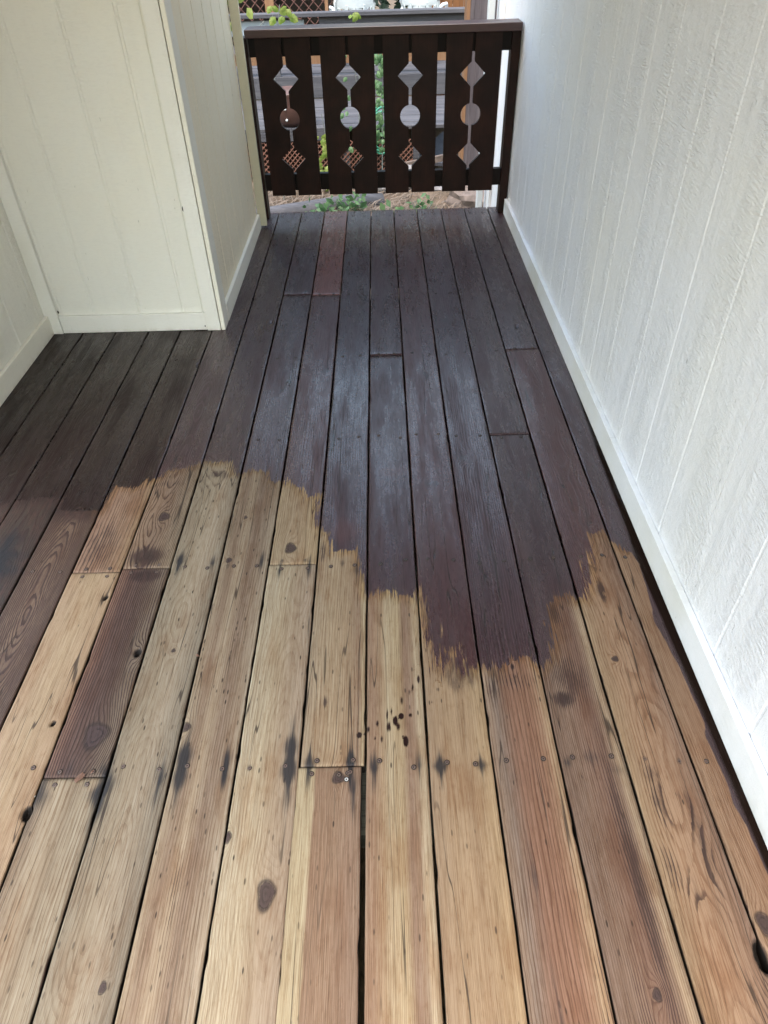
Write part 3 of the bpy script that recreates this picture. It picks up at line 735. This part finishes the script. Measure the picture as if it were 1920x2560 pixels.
# ------------------------------------------------------------------ painted walls
def siding(name, parent, axis, plane, t0, t1, z0, z1, grooves, facing, mat, gw=.013, gd=.0017):
    """grooved plywood panel; facing = +1/-1 along the wall's normal"""
    prof = [(t0, 0)]
    for g in sorted(grooves):
        if t0 + gw < g < t1 - gw:
            prof += [(g - gw / 2, 0), (g - gw / 2 + .004, -gd), (g + gw / 2 - .004, -gd), (g + gw / 2, 0)]
    prof.append((t1, 0))
    verts = []; faces = []
    back = -.016
    for t, d in prof:
        for z in (z0, z1):
            v = (t, plane + facing * d, z) if axis == 0 else (plane + facing * d, t, z)
            verts.append(v)
    n = len(prof)
    for i in range(n - 1):
        faces.append((2 * i, 2 * i + 2, 2 * i + 3, 2 * i + 1))
    b0 = len(verts)
    for t in (t0, t1):
        for z in (z0, z1):
            verts.append((t, plane + facing * back, z) if axis == 0 else (plane + facing * back, t, z))
    faces += [(b0, b0 + 1, b0 + 3, b0 + 2), (0, 1, b0 + 1, b0), (2 * n - 2, b0 + 2, b0 + 3, 2 * n - 1)]
    faces.append(tuple([2 * i for i in range(n)][::-1]) + (b0, b0 + 2))
    faces.append(tuple([2 * i + 1 for i in range(n)]) + (b0 + 3, b0 + 1))
    me = bpy.data.meshes.new(name); me.from_pydata(verts, [], faces); me.update()
    bm = bmesh.new(); bm.from_mesh(me); bmesh.ops.recalc_face_normals(bm, faces=bm.faces); bm.to_mesh(me); bm.free()
    me.materials.append(mat)
    return link(name, me, parent)

WT = 2.36   # wall tops
ROOF0, ROOF1 = -0.5, 3.8  # ends of the unseen roof, placed for the light they let in
rw = empty('house_wall', (.765, 1.5, 0))
tag(rw, 'long cream painted wall with upright grooves along the right side of the deck', 'wall')
inv = Matrix.Translation((-.765, -1.5, 0))
def atw(o, root):
    o.location = -root.location; return o
gr_r = [.59, .799, 1.01, 1.221, 1.436, 1.66, 1.865, 2.107, 2.29, 2.46, 2.66, 2.86, 3.07, 3.28, 3.48, 3.69, 3.90, 4.10, 4.31, 4.52, 4.72, 4.93, .38, .17, -.04, -.25, -.46, -.67, -.88, -1.1]
atw(siding('siding_panel', rw, 1, .765, -2.3, 1.2195, .002, WT, [g for g in gr_r if g < 1.2], -1, M['wall_right']), rw)
atw(siding('siding_panel', rw, 1, .7645, 1.2205, 3.68, .002, WT, [g for g in gr_r if 1.23 < g], -1, M['wall_right']), rw)
atw(siding('siding_panel', rw, 1, .765, 3.681, 5.16, -.62, WT, [g for g in gr_r if 3.7 < g], -1, M['wall_right']), rw)
for (ya, yb) in ((-2.3, 2.783), (2.785, 4.405)):
    atw(MB().box(.7455, .7638, ya, yb, .001, .088, .0012).build('baseboard', M['trim_y'], rw), rw)
atw(MB().box(.745, .7640, 5.06, 5.17, -.62, WT, .001).build('corner_trim', M['trim_y'], rw), rw)
atw(MB().box(.700, .742, 5.34, 5.40, -.62, WT, .004).build('downpipe', M['plastic'], rw), rw)
atw(MB().box(.767, .90, 5.16, 5.44, -.62, WT).build('wall_return', M['wall_right'], rw), rw)
atw(MB().box(.790, .94, -2.3, 5.155, -.62, WT).build('wall_core', M['trim_y'], rw), rw)

# storage closet on the left
cl = empty('storage_closet', (-1.1, 3.6, 0))
tag(cl, 'cream painted closet box with grooved siding on the left of the deck', 'closet')
atw(siding('siding_panel', cl, 0, 2.962, -1.515, -.745, .002, WT, [-1.462, -1.308, -1.104, -.906, -.8155], -1, M['wall_front'], gw=.016, gd=.0035), cl)
atw(siding('siding_panel', cl, 1, -.742, 2.99, 4.26, .002, WT, [3.22, 3.425, 3.63, 3.83, 4.04], 1, M['wall_side'], gw=.014, gd=.004), cl)
atw(MB().box(-1.4695, -.8095, 2.9455, 2.9612, .001, .082, .0012).build('baseboard', M['trim_x'], cl), cl)
atw(MB().box(-1.5300, -1.471, 2.940, 2.9612, .001, WT, .0012).build('corner_board', M['trim_x'], cl), cl)
atw(MB().box(-.8075, -.7480, 2.937, 2.9612, .001, WT, .0015).build('corner_board', M['trim_x'], cl), cl)
atw(MB().box(-.7445, -.7265, 2.938, 3.032, .001, WT, .0018).build('corner_board', M['trim_cream'], cl), cl)
atw(MB().box(-.7410, -.7245, 3.034, 4.2605, .001, .082, .0012).build('baseboard', M['trim_cream'], cl), cl)
atw(MB().box(-.739, -.690, 4.266, 4.285, .012, WT, .0015).build('corner_board', M['trim_tan'], cl), cl)
atw(MB().box(-1.53, -.745, 2.98, 4.262, .0, WT).build('closet_core', M['dark_void'], cl), cl)
atw(MB().box(-1.53, -.755, 4.264, 4.30, -.6, WT).build('rear_panel', M['wall_side'], cl), cl)
plug = MB().lathe([(.0215, 0), (.0215, .0016), (.0195, .0022), (.0012, .0024)], 28)
pm = plug.mesh('plug', True); pm.materials.append(M['trim_x'])
po = link('plug', pm, cl); po.location = Vector((-1.4915, 2.9432, .148)) - cl.location; po.rotation_euler = (R(90), 0, 0)
dn = MB(); dn.lathe([(.009, 0), (.007, .001), (.004, -.001), (.001, -.001)], 9)
dm = dn.mesh('dent'); dm.materials.append(M['dark_void'])
for (dx_, dz_, s_) in ((-.8075, .535, 1.0), (-1.463, .105, .7), (-.818, .02, .45), (-.735, .02, .35)):
    do = link('dent', dm, cl); do.location = Vector((dx_, 2.9445 if dx_ < -.81 else 2.9405, dz_)) - cl.location; do.rotation_euler = (R(90), 0, R(20)); do.scale = (s_ * .55, s_ * 1.2, s_)

# alcove wall
aw = empty('house_wall', (-1.52, 2.4, 0))
tag(aw, 'cream painted alcove wall at the left edge meeting the closet box', 'wall')
atw(siding('siding_panel', aw, 1, -1.5305, 1.80, 2.96, .002, WT, [2.885, 2.665, 2.46, 2.25, 2.05], 1, M['wall_alcove'], gw=.012, gd=.004), aw)
atw(MB().box(-1.5295, -1.5125, 1.80, 2.941, .001, .088, .0012).build('baseboard', M['trim_cream'], aw), aw)
atw(MB().box(-1.66, -1.549, 1.81, 4.29, -.6, WT).build('wall_core', M['trim_y'], aw), aw)

# porch roof over the far half of the deck (above the frame; it shades the deck as in the photograph)
pr = empty('porch_roof', (-.35, 2.6, 2.36))
tag(pr, 'cream porch roof above the deck between the two house walls', 'roof')
def atf(o): o.location = -pr.location; return o
yk = ROOF0
while yk < ROOF1:
    atf(MB().box(-1.66, .94, yk, yk + .296, 2.362, 2.384, .002).build('ceiling_board', M['trim_y'], pr)); yk += .3
atf(MB().box(-1.70, .98, ROOF0 - .05, ROOF1 + .08, 2.386, 2.50).build('roof_deck', M['grey_x'], pr))
# ------------------------------------------------------------------ deck railing
rl = empty('deck_railing', (0, 4.42, 0))
tag(rl, 'dark brown wooden railing with diamond and circle cutouts at the end of the deck', 'railing')
def atr(o): o.location = -rl.location; return o
PY0, PY1 = 4.400, 4.419
kz = (4.40) / 4.35
def zz(z): return 1.45 - (1.45 - z) * kz
atr(MB().box(-.695, .755, 4.360, 4.505, .934, .973, .003).build('cap_rail', M['cap'], rl))
atr(MB().box(-.69, .712, 4.4205, 4.4585, zz(.850), .932, .0015).build('top_rail', M['rail_x'], rl))
atr(MB().box(-.69, .712, 4.4205, 4.4585, zz(.178), zz(.268), .0015).build('bottom_rail', M['rail_x'], rl))
atr(MB().box(.7145, .7605, 4.415, 4.503, .001, .932, .002).build('post', M['rail'], rl))
atr(MB().box(-.74, -.697, 4.415, 4.503, .001, .932, .002).build('post', M['rail'], rl))
def picket_outline(side, wv):
    """right picket of a pair: its left edge carries the half cutouts. x from the pair centre"""
    g = .0085; o = wv
    zb, zt = zz(.155), .9325
    pts = [(o, zb), (o, zt), (g, zt)]
    zd, zc, ze = zz(.75), zz(.557), zz(.355)
    hw, hh, rc = .069, .066, .056
    pts += [(g, zd + hh * (1 - g / hw)), (hw, zd), (g, zd - hh * (1 - g / hw))]
    a0 = math.asin(g / rc)
    for k in range(13):
        a = math.pi / 2 - a0 - (math.pi - 2 * a0) * k / 12
        pts.append((rc * math.cos(a), zc + rc * math.sin(a)))
    pts += [(g, ze + hh * (1 - g / hw)), (hw, ze), (g, ze - hh * (1 - g / hw)), (g, zb)]
    return [(side * x, z) for x, z in pts]
for (cxp, wl, wr) in ((-.506, .147, .146), (-.1655, .145, .145), (.1725, .147, .146), (.512, .147, .150)):
    for side, wv in ((-1, wl), (1, wr)):
        mb = MB(); mb.poly([(cxp + x, z + (random.uniform(-.002, .002) if z < .2 else 0)) for x, z in picket_outline(side, wv)], PY0, PY1 - random.uniform(0, .0008), 'XZ')
        atr(mb.build('picket', M['rail'], rl))

# ------------------------------------------------------------------ ground and far things
GZ = -.55
nx_, ny_ = 90, 60
gv = []; gf = []
gx = np.concatenate([np.linspace(-80, -6, 8), np.linspace(-5.5, 5.5, 74), np.linspace(6, 80, 8)])
gy = np.concatenate([np.linspace(-60, 3, 6), np.linspace(3.4, 10, 46), np.linspace(11, 140, 8)])
for yv in gy:
    for xv in gx:
        near = abs(xv) < 5.6 and 3.3 < yv < 10.5
        gv.append((xv, yv, GZ + (.035 * math.sin(xv * 3.1 + yv) + .03 * math.sin(yv * 4.3 - xv * 2) + random.uniform(-.012, .012) if near else 0)))
nxx = len(gx)
for j in range(len(gy) - 1):
    for i in range(nxx - 1):
        a = j * nxx + i; gf.append((a, a + 1, a + 1 + nxx, a + nxx))
gm = bpy.data.meshes.new('ground'); gm.from_pydata(gv, [], gf); gm.update(); gm.materials.append(M['ground'])
for p in gm.polygons: p.use_smooth = True
tag(link('ground', gm), kind='structure')

# straw litter
def blades(n, area, zb, lo, hi, wd, flat, mat, name, kind_dir=None, clump=None):
    V = []; F = []
    for i in range(n):
        x = random.uniform(area[0], area[1]); y = random.uniform(area[2], area[3])
        L = random.uniform(lo, hi); a = random.gauss(.7, .7) if kind_dir else random.uniform(0, 6.28)
        t = random.uniform(*flat); w = wd * random.uniform(.6, 1.3)
        d = Vector((math.cos(a) * math.cos(t), math.sin(a) * math.cos(t), math.sin(t))) * L
        s = Vector((-math.sin(a), math.cos(a), random.uniform(-.6, .6))) * w
        b = Vector((x, y, zb + random.uniform(-.01, .03)))
        m = b + d * .5 + Vector((0, 0, random.uniform(0, .02)))
        k = len(V); V += [b - s, b + s, m + s * .9, m - s * .9, b + d]
        F += [(k, k + 1, k + 2, k + 3), (k + 3, k + 2, k + 4)]
    me = bpy.data.meshes.new(name); me.from_pydata(V, [], F); me.update(); me.materials.append(mat)
    return link(name, me)
tag(blades(16000, (-2.2, 2.4, 4.75, 8.4), GZ + .02, .08, .24, .0034, (-.05, .35), M['straw'], 'straw_litter', True), 'dry tan grass straw lying on the ground past the railing', 'straw', kind='stuff')

def leaf_cluster(mb, c, n, r, size, up=.5):
    for i in range(n):
        u = Vector((random.gauss(0, 1), random.gauss(0, 1), random.gauss(0, 1) * up)).normalized() * r * random.random() ** .4
        p = Vector(c) + u
        a = Vector((random.uniform(-1, 1), random.uniform(-1, 1), random.uniform(-.3, .9))).normalized()
        b = a.cross(Vector((random.uniform(-1, 1), random.uniform(-1, 1), random.uniform(-1, 1)))).normalized()
        s = size * random.uniform(.6, 1.3)
        mb.quad(p, p + a * s * .5 + b * s * .32, p + a * s, p + a * s * .5 - b * s * .32)

def weed(loc, n, r, size, label, mat='leaf_weed', grp='weeds in the dry straw', h=.16):
    root = empty('weed_plant', loc)
    tag(root, label, 'plant', grp)
    mb = MB(); leaf_cluster(mb, (0, 0, h * .55), n, r, size, .55)
    mb.build('foliage', M[mat], root)
    st = MB()
    for k in range(6):
        a = random.uniform(0, 6.28); st.tube([(0, 0, -.04), (math.cos(a) * r * .3, math.sin(a) * r * .3, h * .4), (math.cos(a) * r * .7, math.sin(a) * r * .7, h * .9)], .003, 5)
    st.build('stem', M['stem'], root)
weed((-.50, 5.75, GZ), 130, .17, .075, 'bright green weed beside the grey log, left under the railing')
weed((-.28, 6.05, GZ), 90, .16, .07, 'green weed just right of the grey log under the railing')
weed((.13, 5.75, GZ), 75, .13, .07, 'low green weed under the middle of the railing')
weed((.33, 5.95, GZ), 50, .12, .05, 'small green tuft in the straw between the centre pickets')
weed((.84, 6.25, GZ), 36, .10, .05, 'green tuft in the straw near the white wall corner')
weed((-.66, 5.60, GZ), 30, .08, .05, 'tiny green sprout at the left end of the grey log')

lg = MB(); lg.tube([(-1.5, 5.85, GZ + .03), (-.9, 6.0, GZ + .06), (-.3, 6.28, GZ + .05), (.0, 6.4, GZ + .02)], .075, 10)
tag(lg.build('log', M['grey_x'], smooth=True), 'grey weathered log lying on the ground under the railing at left', 'log')

# low platform with lattice skirt
pf = empty('wooden_platform', (-.9, 7.5, GZ))
tag(pf, 'low grey plank platform with reddish lattice skirt behind the railing', 'platform')
def atp(o): o.location = -pf.location; return o
PZ = -.06
px0, px1 = -3.2, .95
yk = 7.0
for k in range(9):
    atp(MB().box(px0, px1 - .02 * (k % 3) - (0.10 * k if k < 3 else .1), yk + .004, yk + .136, PZ - .03, PZ + random.uniform(-.002, .002), .002).build('plank', M['grey_x'], pf)); yk += .14
atp(MB().box(px0, -.30, 6.985, 7.002, PZ - .10, PZ - .031).build('fascia', M['grey_x'], pf))
def lattice(root, x0, x1, y, z0, z1, mat, pitch=.075, w=.034, loc=None):
    H = z1 - z0
    for sgn, yo in ((1, 0), (-1, .008)):
        c = x0 - H
        while c < x1 + H:
            xa, xb = (c, c + H) if sgn > 0 else (c + H, c)
            za, zb = z0, z1
            # clip to x0..x1
            def clip(xa, za, xb, zb):
                if xa == xb: return None
                if max(xa, xb) <= x0 or min(xa, xb) >= x1: return None
                P = []
                for (X, Z, X2, Z2) in ((xa, za, xb, zb), (xb, zb, xa, za)):
                    if X < x0: t = (x0 - X) / (X2 - X); X, Z = x0, Z + t * (Z2 - Z)
                    elif X > x1: t = (x1 - X) / (X2 - X); X, Z = x1, Z + t * (Z2 - Z)
                    P.append((X, Z))
                return P
            P = clip(xa, za, xb, zb)
            if P and math.dist(P[0], P[1]) > .05:
                o = MB().beam((P[0][0], y + yo, P[0][1]), (P[1][0], y + yo, P[1][1]), w, .007).build('slat', mat, root)
                o.location = -root.location
            c += pitch * 1.414
lattice(pf, -1.45, .30, 6.99, GZ + .02, PZ - .11, M['lattice'], .033, .021)
atp(MB().box(-3.2, .35, 7.25, 7.27, GZ, PZ - .04).build('dark_backing', M['dark_void'], pf))  # dark sheet in place of the shade under the platform
for xx in (-1.4, -.31, .33):
    atp(MB().box(xx - .03, xx + .03, 6.99, 7.05, GZ, PZ - .035).build('leg', M['grey_x'], pf))

# neighbour's deck with rail
nd = empty('neighbour_deck', (0, 8.4, GZ))
tag(nd, 'grey weathered deck with a plank rail across the far yard', 'deck')
def atn(o): o.location = -nd.location; return o
NZ = 1.45 - 8.3 * .1589
atn(MB().box(-3.6, 3.0, 8.29, 8.33, NZ - .19, NZ - .0, .003).build('fascia', M['grey_x'], nd))
yk = 8.335
for k in range(16):
    atn(MB().box(-3.6, 3.0, yk, yk + .135, NZ - .035, NZ + random.uniform(-.003, .003)).build('plank', M['grey_x'], nd)); yk += .14
BZ = 1.45 - 8.25 * .0942
atn(MB().box(-3.6, 1.05, 8.20, 8.34, BZ - .035, BZ, .004).build('top_rail', M['grey_x'], nd))
atn(MB().box(-.57, 1.05, 8.255, 8.293, BZ - .125, BZ - .037, .004).build('rail_board', M['grey_x'], nd))
atn(MB().box(-3.6, -.72, 8.27, 8.31, BZ - .18, BZ - .06, .002).build('pale_board', M['pale_board'], nd))
for xx in (-2.4, -1.05, 1.0):
    atn(MB().box(xx - .045, xx + .045, 8.315, 8.39, NZ, BZ - .036).build('post', M['grey_x'], nd))
atn(MB().box(-3.6, 1.05, 8.36, 8.39, NZ + .10, NZ + .20).build('lower_rail', M['orange_wood'], nd))

# monobloc chairs
def chair(loc, rz, label):
    root = empty('plastic_chair', loc, rz=rz)
    root.scale = (.76, .76, .78)
    tag(root, label, 'chair', 'white plastic chairs on the far deck')
    P_ = M['plastic']
    b = MB()
    # fan back: ribs on a curve with a wide rim
    def bp(u, h):  # u -1..1 across, h 0..1 up
        wv = .20 + .07 * math.sin(h * 2.2)
        return Vector((u * wv, .20 + .10 * h - .07 * (u * u), .44 + .46 * h - .10 * (abs(u) ** 2.5) * (h > .5) * h))
    for k in range(6):
        u = -1 + 2 * k / 5
        pts = [bp(u * (.82 + .1 * j / 6), j / 6 * .56) for j in range(7)]
        for j in range(6):
            b.beam(pts[j], pts[j + 1] + (pts[j + 1] - pts[j]) * .05, .088, .006)
    b.build('backrest', P_, root)
    rim = MB()
    arc = [bp(-1, .1)] + [bp(-1, .4), bp(-1, .7)] + [bp(math.sin(R(a)), .86 + .14 * math.cos(R(a))) for a in range(-80, 81, 16)] + [bp(1, .7), bp(1, .4), bp(1, .1)]
    rim.tube(arc, .022, 7); rim.build('rim', P_, root, True)
    sh = MB()
    cols_ = []
    for i in range(9):
        u = -1 + i / 4
        cols_.append([sh.bm.verts.new(bp(u * .95, h) + Vector((0, .008, 0))) for h in (.46, .62, .78, .9, .99)])
    for i in range(8):
        for j in range(4): sh.bm.faces.new((cols_[i][j], cols_[i + 1][j], cols_[i + 1][j + 1], cols_[i][j + 1]))
    sh.build('back_shell', P_, root, True)
    MB().box(-.22, .22, -.22, .23, .40, .425, .008).build('seat', P_, root)
    for sx in (-1, 1):
        a = MB(); a.tube([(sx * .25, .22, .60), (sx * .285, .05, .645), (sx * .285, -.15, .64), (sx * .265, -.24, .60), (sx * .25, -.25, .42)], .022, 7); a.build('armrest', P_, root, True)
        for sy in (-1, 1):
            l = MB(); l.beam((sx * .22, sy * .20, .41), (sx * .26, sy * .26 + .02, 0), .055, .035, .004); l.build('leg', P_, root)
    return root
chair((-.26, 9.02, NZ), R(180 + 12), 'white plastic chair on the far deck, left of the pair')
chair((.50, 9.10, NZ), R(180 - 20), 'white plastic chair on the far deck, right of the pair')
# far screen of lattice with posts
sc_ = empty('lattice_screen', (-1.5, 10.6, NZ))
tag(sc_, 'dark reddish lattice screen with cedar posts behind the far deck rail', 'screen')
lattice(sc_, -3.4, -.55, 10.6, NZ - .2, NZ + 1.9, M['lattice_dark'], .085, .05)
for xx, wv in ((-1.32, .11), (-2.6, .11), (-.62, .04)):
    o = MB().box(xx - wv / 2, xx + wv / 2, 10.52, 10.58, NZ - .3, NZ + 1.55, .003).build('post', M['orange_wood'], sc_); o.location = -sc_.location
o = MB().box(-3.4, -.55, 10.75, 10.78, NZ - .3, NZ + 1.5).build('dark_backing', M['dark_void'], sc_); o.location = -sc_.location  # dark sheet in place of the shade behind the slats
bf = empty('board_fence', (1.3, 10.8, GZ))
tag(bf, 'orange brown board fence behind the right plastic chair', 'fence')
for k in range(14):
    o = MB().box(.68 + k * .14, .68 + k * .14 + .135, 10.8, 10.82, GZ, 2.75 + random.uniform(-.01, .01)).build('board', M['brown_panel'], bf); o.location = -bf.location  # boards run up past the view to hide low sky from deck reflections
hd = empty('dark_shrub', (0, 11.4, GZ))
tag(hd, 'dark green shrub filling the gap between the two white chairs', 'shrub')
mb = MB()
for k in range(34): leaf_cluster(mb, (random.uniform(-.8, .9), random.uniform(-.5, .5), random.uniform(.2, 2.0)), 55, .32, .11, .9)
for k in range(130): leaf_cluster(mb, (random.gauss(0, 2.6), random.uniform(.3, 2.0), random.uniform(1.6, 4.9)), 60, .55, .22, .9)  # tall crown above view, added to block low sky from deck reflections
mb.build('foliage', M['leaf_dark'], hd)
st = MB()
for k in range(5): st.tube([(random.uniform(-.1, .1), 0, 0), (random.uniform(-.3, .3), random.uniform(-.2, .2), .9), (random.uniform(-.6, .6), random.uniform(-.3, .3), 1.9)], .03, 6, .008)
st.build('stem', M['stem'], hd)

# big weathered post with a cedar strip
wp = empty('weathered_post', (.80, 6.45, GZ))
tag(wp, 'thick weathered post with an orange cedar strip left of the white wall corner', 'post')
mb = MB()
pts = []
n = 28
for k in range(n):
    a = 2 * math.pi * k / n
    q = max(abs(math.cos(a)), abs(math.sin(a)))
    r_ = .098 / q * (1 + random.uniform(-.05, .04))
    pts.append((r_ * math.cos(a), r_ * math.sin(a)))
mb.poly(pts, 0, 2.9, 'XY'); mb.build('trunk', M['post_wood'], wp)
MB().box(-.128, -.101, -.085, .085, 0, 2.9, .002).build('strip', M['orange_wood'], wp)

# rocks and driftwood
def rock(loc, s, label, mat='rock', name='stone', cat='stone', grp=None):
    bm = bmesh.new(); bmesh.ops.create_icosphere(bm, subdivisions=3, radius=1)
    sd_ = random.uniform(0, 9)
    for v in bm.verts:
        k = 1 + .14 * math.sin(v.co.x * 4 + sd_) + .12 * math.sin(v.co.y * 5 + sd_ * 2) + .1 * math.sin(v.co.z * 6 + v.co.x * 3) + random.uniform(-.03, .03)
        v.co = Vector((v.co.x * s[0], v.co.y * s[1], v.co.z * s[2])) * k
    me = bpy.data.meshes.new(name); bm.to_mesh(me); bm.free(); me.materials.append(M[mat])
    o = link(name, me, None, loc); tag(o, label, cat, grp); return o
rock((.22, 6.75, GZ + .10), (.17, .13, .13), 'pale grey stone seen through the third pair of pickets', grp='stones beyond the railing')
rock((-.02, 6.70, GZ + .06), (.10, .09, .07), 'white stone at the foot of the lattice skirt', grp='stones beyond the railing')
rock((.50, 6.65, GZ + .05), (.13, .11, .07), 'small grey stone lying in straw beside the thick post', grp='stones beyond the railing')
rock((.80, 6.20, GZ + .07), (.22, .16, .16), 'grey driftwood stump at the foot of the weathered post', 'bark', 'stump', 'stump')
bd = MB(); bd.beam((.45, 7.2, GZ + .12), (.95, 8.1, GZ + .26), .34, .03); 
tag(bd.build('loose_board', M['grey_y']), 'pale grey board leaning off the right end of the platform', 'board')
db = MB(); db.beam((.10, 6.95, GZ + .15), (.62, 6.85, GZ + .26), .05, .05)
tag(db.build('fallen_branch', M['bark']), 'dark branch lying across stones beyond the middle pickets', 'branch')

# brown pot
pt = empty('plant_pot', (-.80, 7.15, PZ))
tag(pt, 'dark brown round pot standing on the grey platform at left', 'pot')
MB().lathe([(.10, 0), (.15, .05), (.185, .16), (.18, .25), (.19, .27), (.175, .28), (.16, .24), (.02, .22)], 28).build('bowl', M['pot'], pt, True)
mb = MB()
for (dx_, dz_) in ((-.035, .16), (-.03, .07)):
    bmesh.ops.create_icosphere(mb.bm, subdivisions=2, radius=.011, matrix=Matrix.Translation((dx_, -.185 + (.02 if dz_ < .1 else 0), dz_)))
mb.build('stud', M['plastic'], pt, True)

# hose coil
hs = MB(); pts = []
for k in range(120):
    a = k / 120 * 2 * math.pi * 5
    rr_ = .15 + .012 * math.sin(k * .7) + k * .0002
    pts.append((.02 + rr_ * math.cos(a) * .75, 6.93 - .035 * math.sin(k * .21) + .0004 * k, PZ - .02 + rr_ * math.sin(a) * 1.1))
hs.tube(pts, .0095, 7)
tag(hs.build('garden_hose', M['hose'], smooth=True), 'coiled green garden hose hanging by the platform', 'hose')

def vine(loc, label, n, spread, size, mat, stems):
    root = empty('climbing_plant', loc); tag(root, label, 'plant', 'leafy plants beyond the railing')
    mb = MB()
    for k in range(n):
        p = Vector((random.uniform(-1, 1) * spread[0], random.uniform(-1, 1) * spread[1], random.uniform(0, 1) * spread[2]))
        d = Vector((random.uniform(-1, 1), random.uniform(-.6, .2), random.uniform(-.9, -.1))).normalized()
        s = d.cross(Vector((random.uniform(-.3, .3), 1, random.uniform(-.3, .3)))).normalized()
        L = size * random.uniform(.7, 1.3); nn = Vector((0, -1, 0)) * L * .12
        a = p; b_ = p + d * L * .35 + s * L * .34; c_ = p + d * L * .75 + s * L * .26; e_ = p + d * L
        f_ = p + d * L * .75 - s * L * .26; g_ = p + d * L * .35 - s * L * .34; m1 = p + d * L * .4 + nn
        vs = [mb.bm.verts.new(q) for q in (a, b_, c_, e_, f_, g_, m1)]
        for i in range(6): mb.bm.faces.new((vs[i], vs[(i + 1) % 6], vs[6]))
    mb.build('foliage', M[mat], root)
    st = MB()
    for pts in stems: st.tube(pts, .006, 6, .003)
    st.build('stem', M['stem'], root)
vine((-1.03, 6.20, .80), 'lime green vine leaves beside the closet corner above the cap rail', 13, (.10, .05, .28), .075, 'leaf_lime',
     [[(0, 0, -1.3), (.02, .02, -.4), (-.02, 0, .1), (.0, .02, .3)], [(0, 0, -.2), (.12, 0, -.05), (.2, .02, .02)]])
vine((-.74, 6.5, .79), 'lime green leaf cluster rising over the left part of the cap rail', 9, (.09, .04, .10), .07, 'leaf_lime',
     [[(-.13, 0, -1.32), (-.12, .02, -.5), (-.04, 0, -.1), (.0, .02, .1)], [(-.10, 0, -.3), (-.10, 0, -.12), (-.06, .02, .04)]])
vine((-.48, 6.75, -.50), 'yellow green plant in front of the lattice between first and second pairs of pickets', 34, (.07, .05, .44), .06, 'leaf_lime',
     [[(0, 0, -.05), (.02, .02, .3), (-.02, 0, .6)]])
vine((-.20, 7.0, -.30), 'pale green leafy plant seen through the second pair of pickets', 40, (.20, .05, .85), .055, 'leaf_weed',
     [[(0, 0, -.25), (.02, .02, .4), (-.02, 0, .9)]])
vine((.01, 6.8, -.22), 'pale green leafy plant climbing above the coiled hose', 70, (.05, .05, .75), .055, 'leaf_weed',
     [[(0, 0, -.3), (.02, .02, .4), (-.02, 0, .8)]])
yl = vine((-.20, 7.6, .70), 'pale yellow dried flower head showing just above the cap rail', 7, (.04, .03, .02), .06, 'leaf_lime',
     [[(0, 0, -1.0), (.02, .02, -.4), (0, 0, .02)]])

# ------------------------------------------------------------------ litter on the deck
def litter(name, x, y, s, rz, label, cat, mat, grp=None):
    mb = MB(); n = 11; vs = []
    c_ = mb.bm.verts.new((0, 0, .0035))
    for k in range(n):
        a = 2 * math.pi * k / n; r_ = s * random.uniform(.75, 1.1)
        vs.append(mb.bm.verts.new((r_ * math.cos(a) * .45, r_ * math.sin(a), random.uniform(.0005, .004))))
    for k in range(n): mb.bm.faces.new((c_, vs[k], vs[(k + 1) % n]))
    ext = bmesh.ops.solidify(mb.bm, geom=list(mb.bm.faces), thickness=.0006)
    o = mb.build(name, M[mat], None); o.location = (x, y, .0015); o.rotation_euler = (0, 0, rz)
    tag(o, label, cat, grp)
litter('dry_leaf', -.703, .776, .016, -.6, 'pinkish dry leaf lying on the board joint at lower left', 'leaf', 'dry_leaf')
litter('dry_leaf', -.679, .790, .006, -.3, 'tiny leaf scrap just above the pinkish dry leaf', 'leaf', 'dry_leaf')
litter('wood_shaving', -.502, 1.104, .007, 1.2, 'orange wood shaving caught in the gap left of centre', 'shaving', 'dry_leaf')
litter('paint_chip', -.787, .735, .003, .2, 'white paint chip near the left edge', 'chip', 'chip')
litter('wood_shaving', .232, 2.185, .005, .4, 'orange scrap caught in a gap of the stained boards', 'shaving', 'dry_leaf')
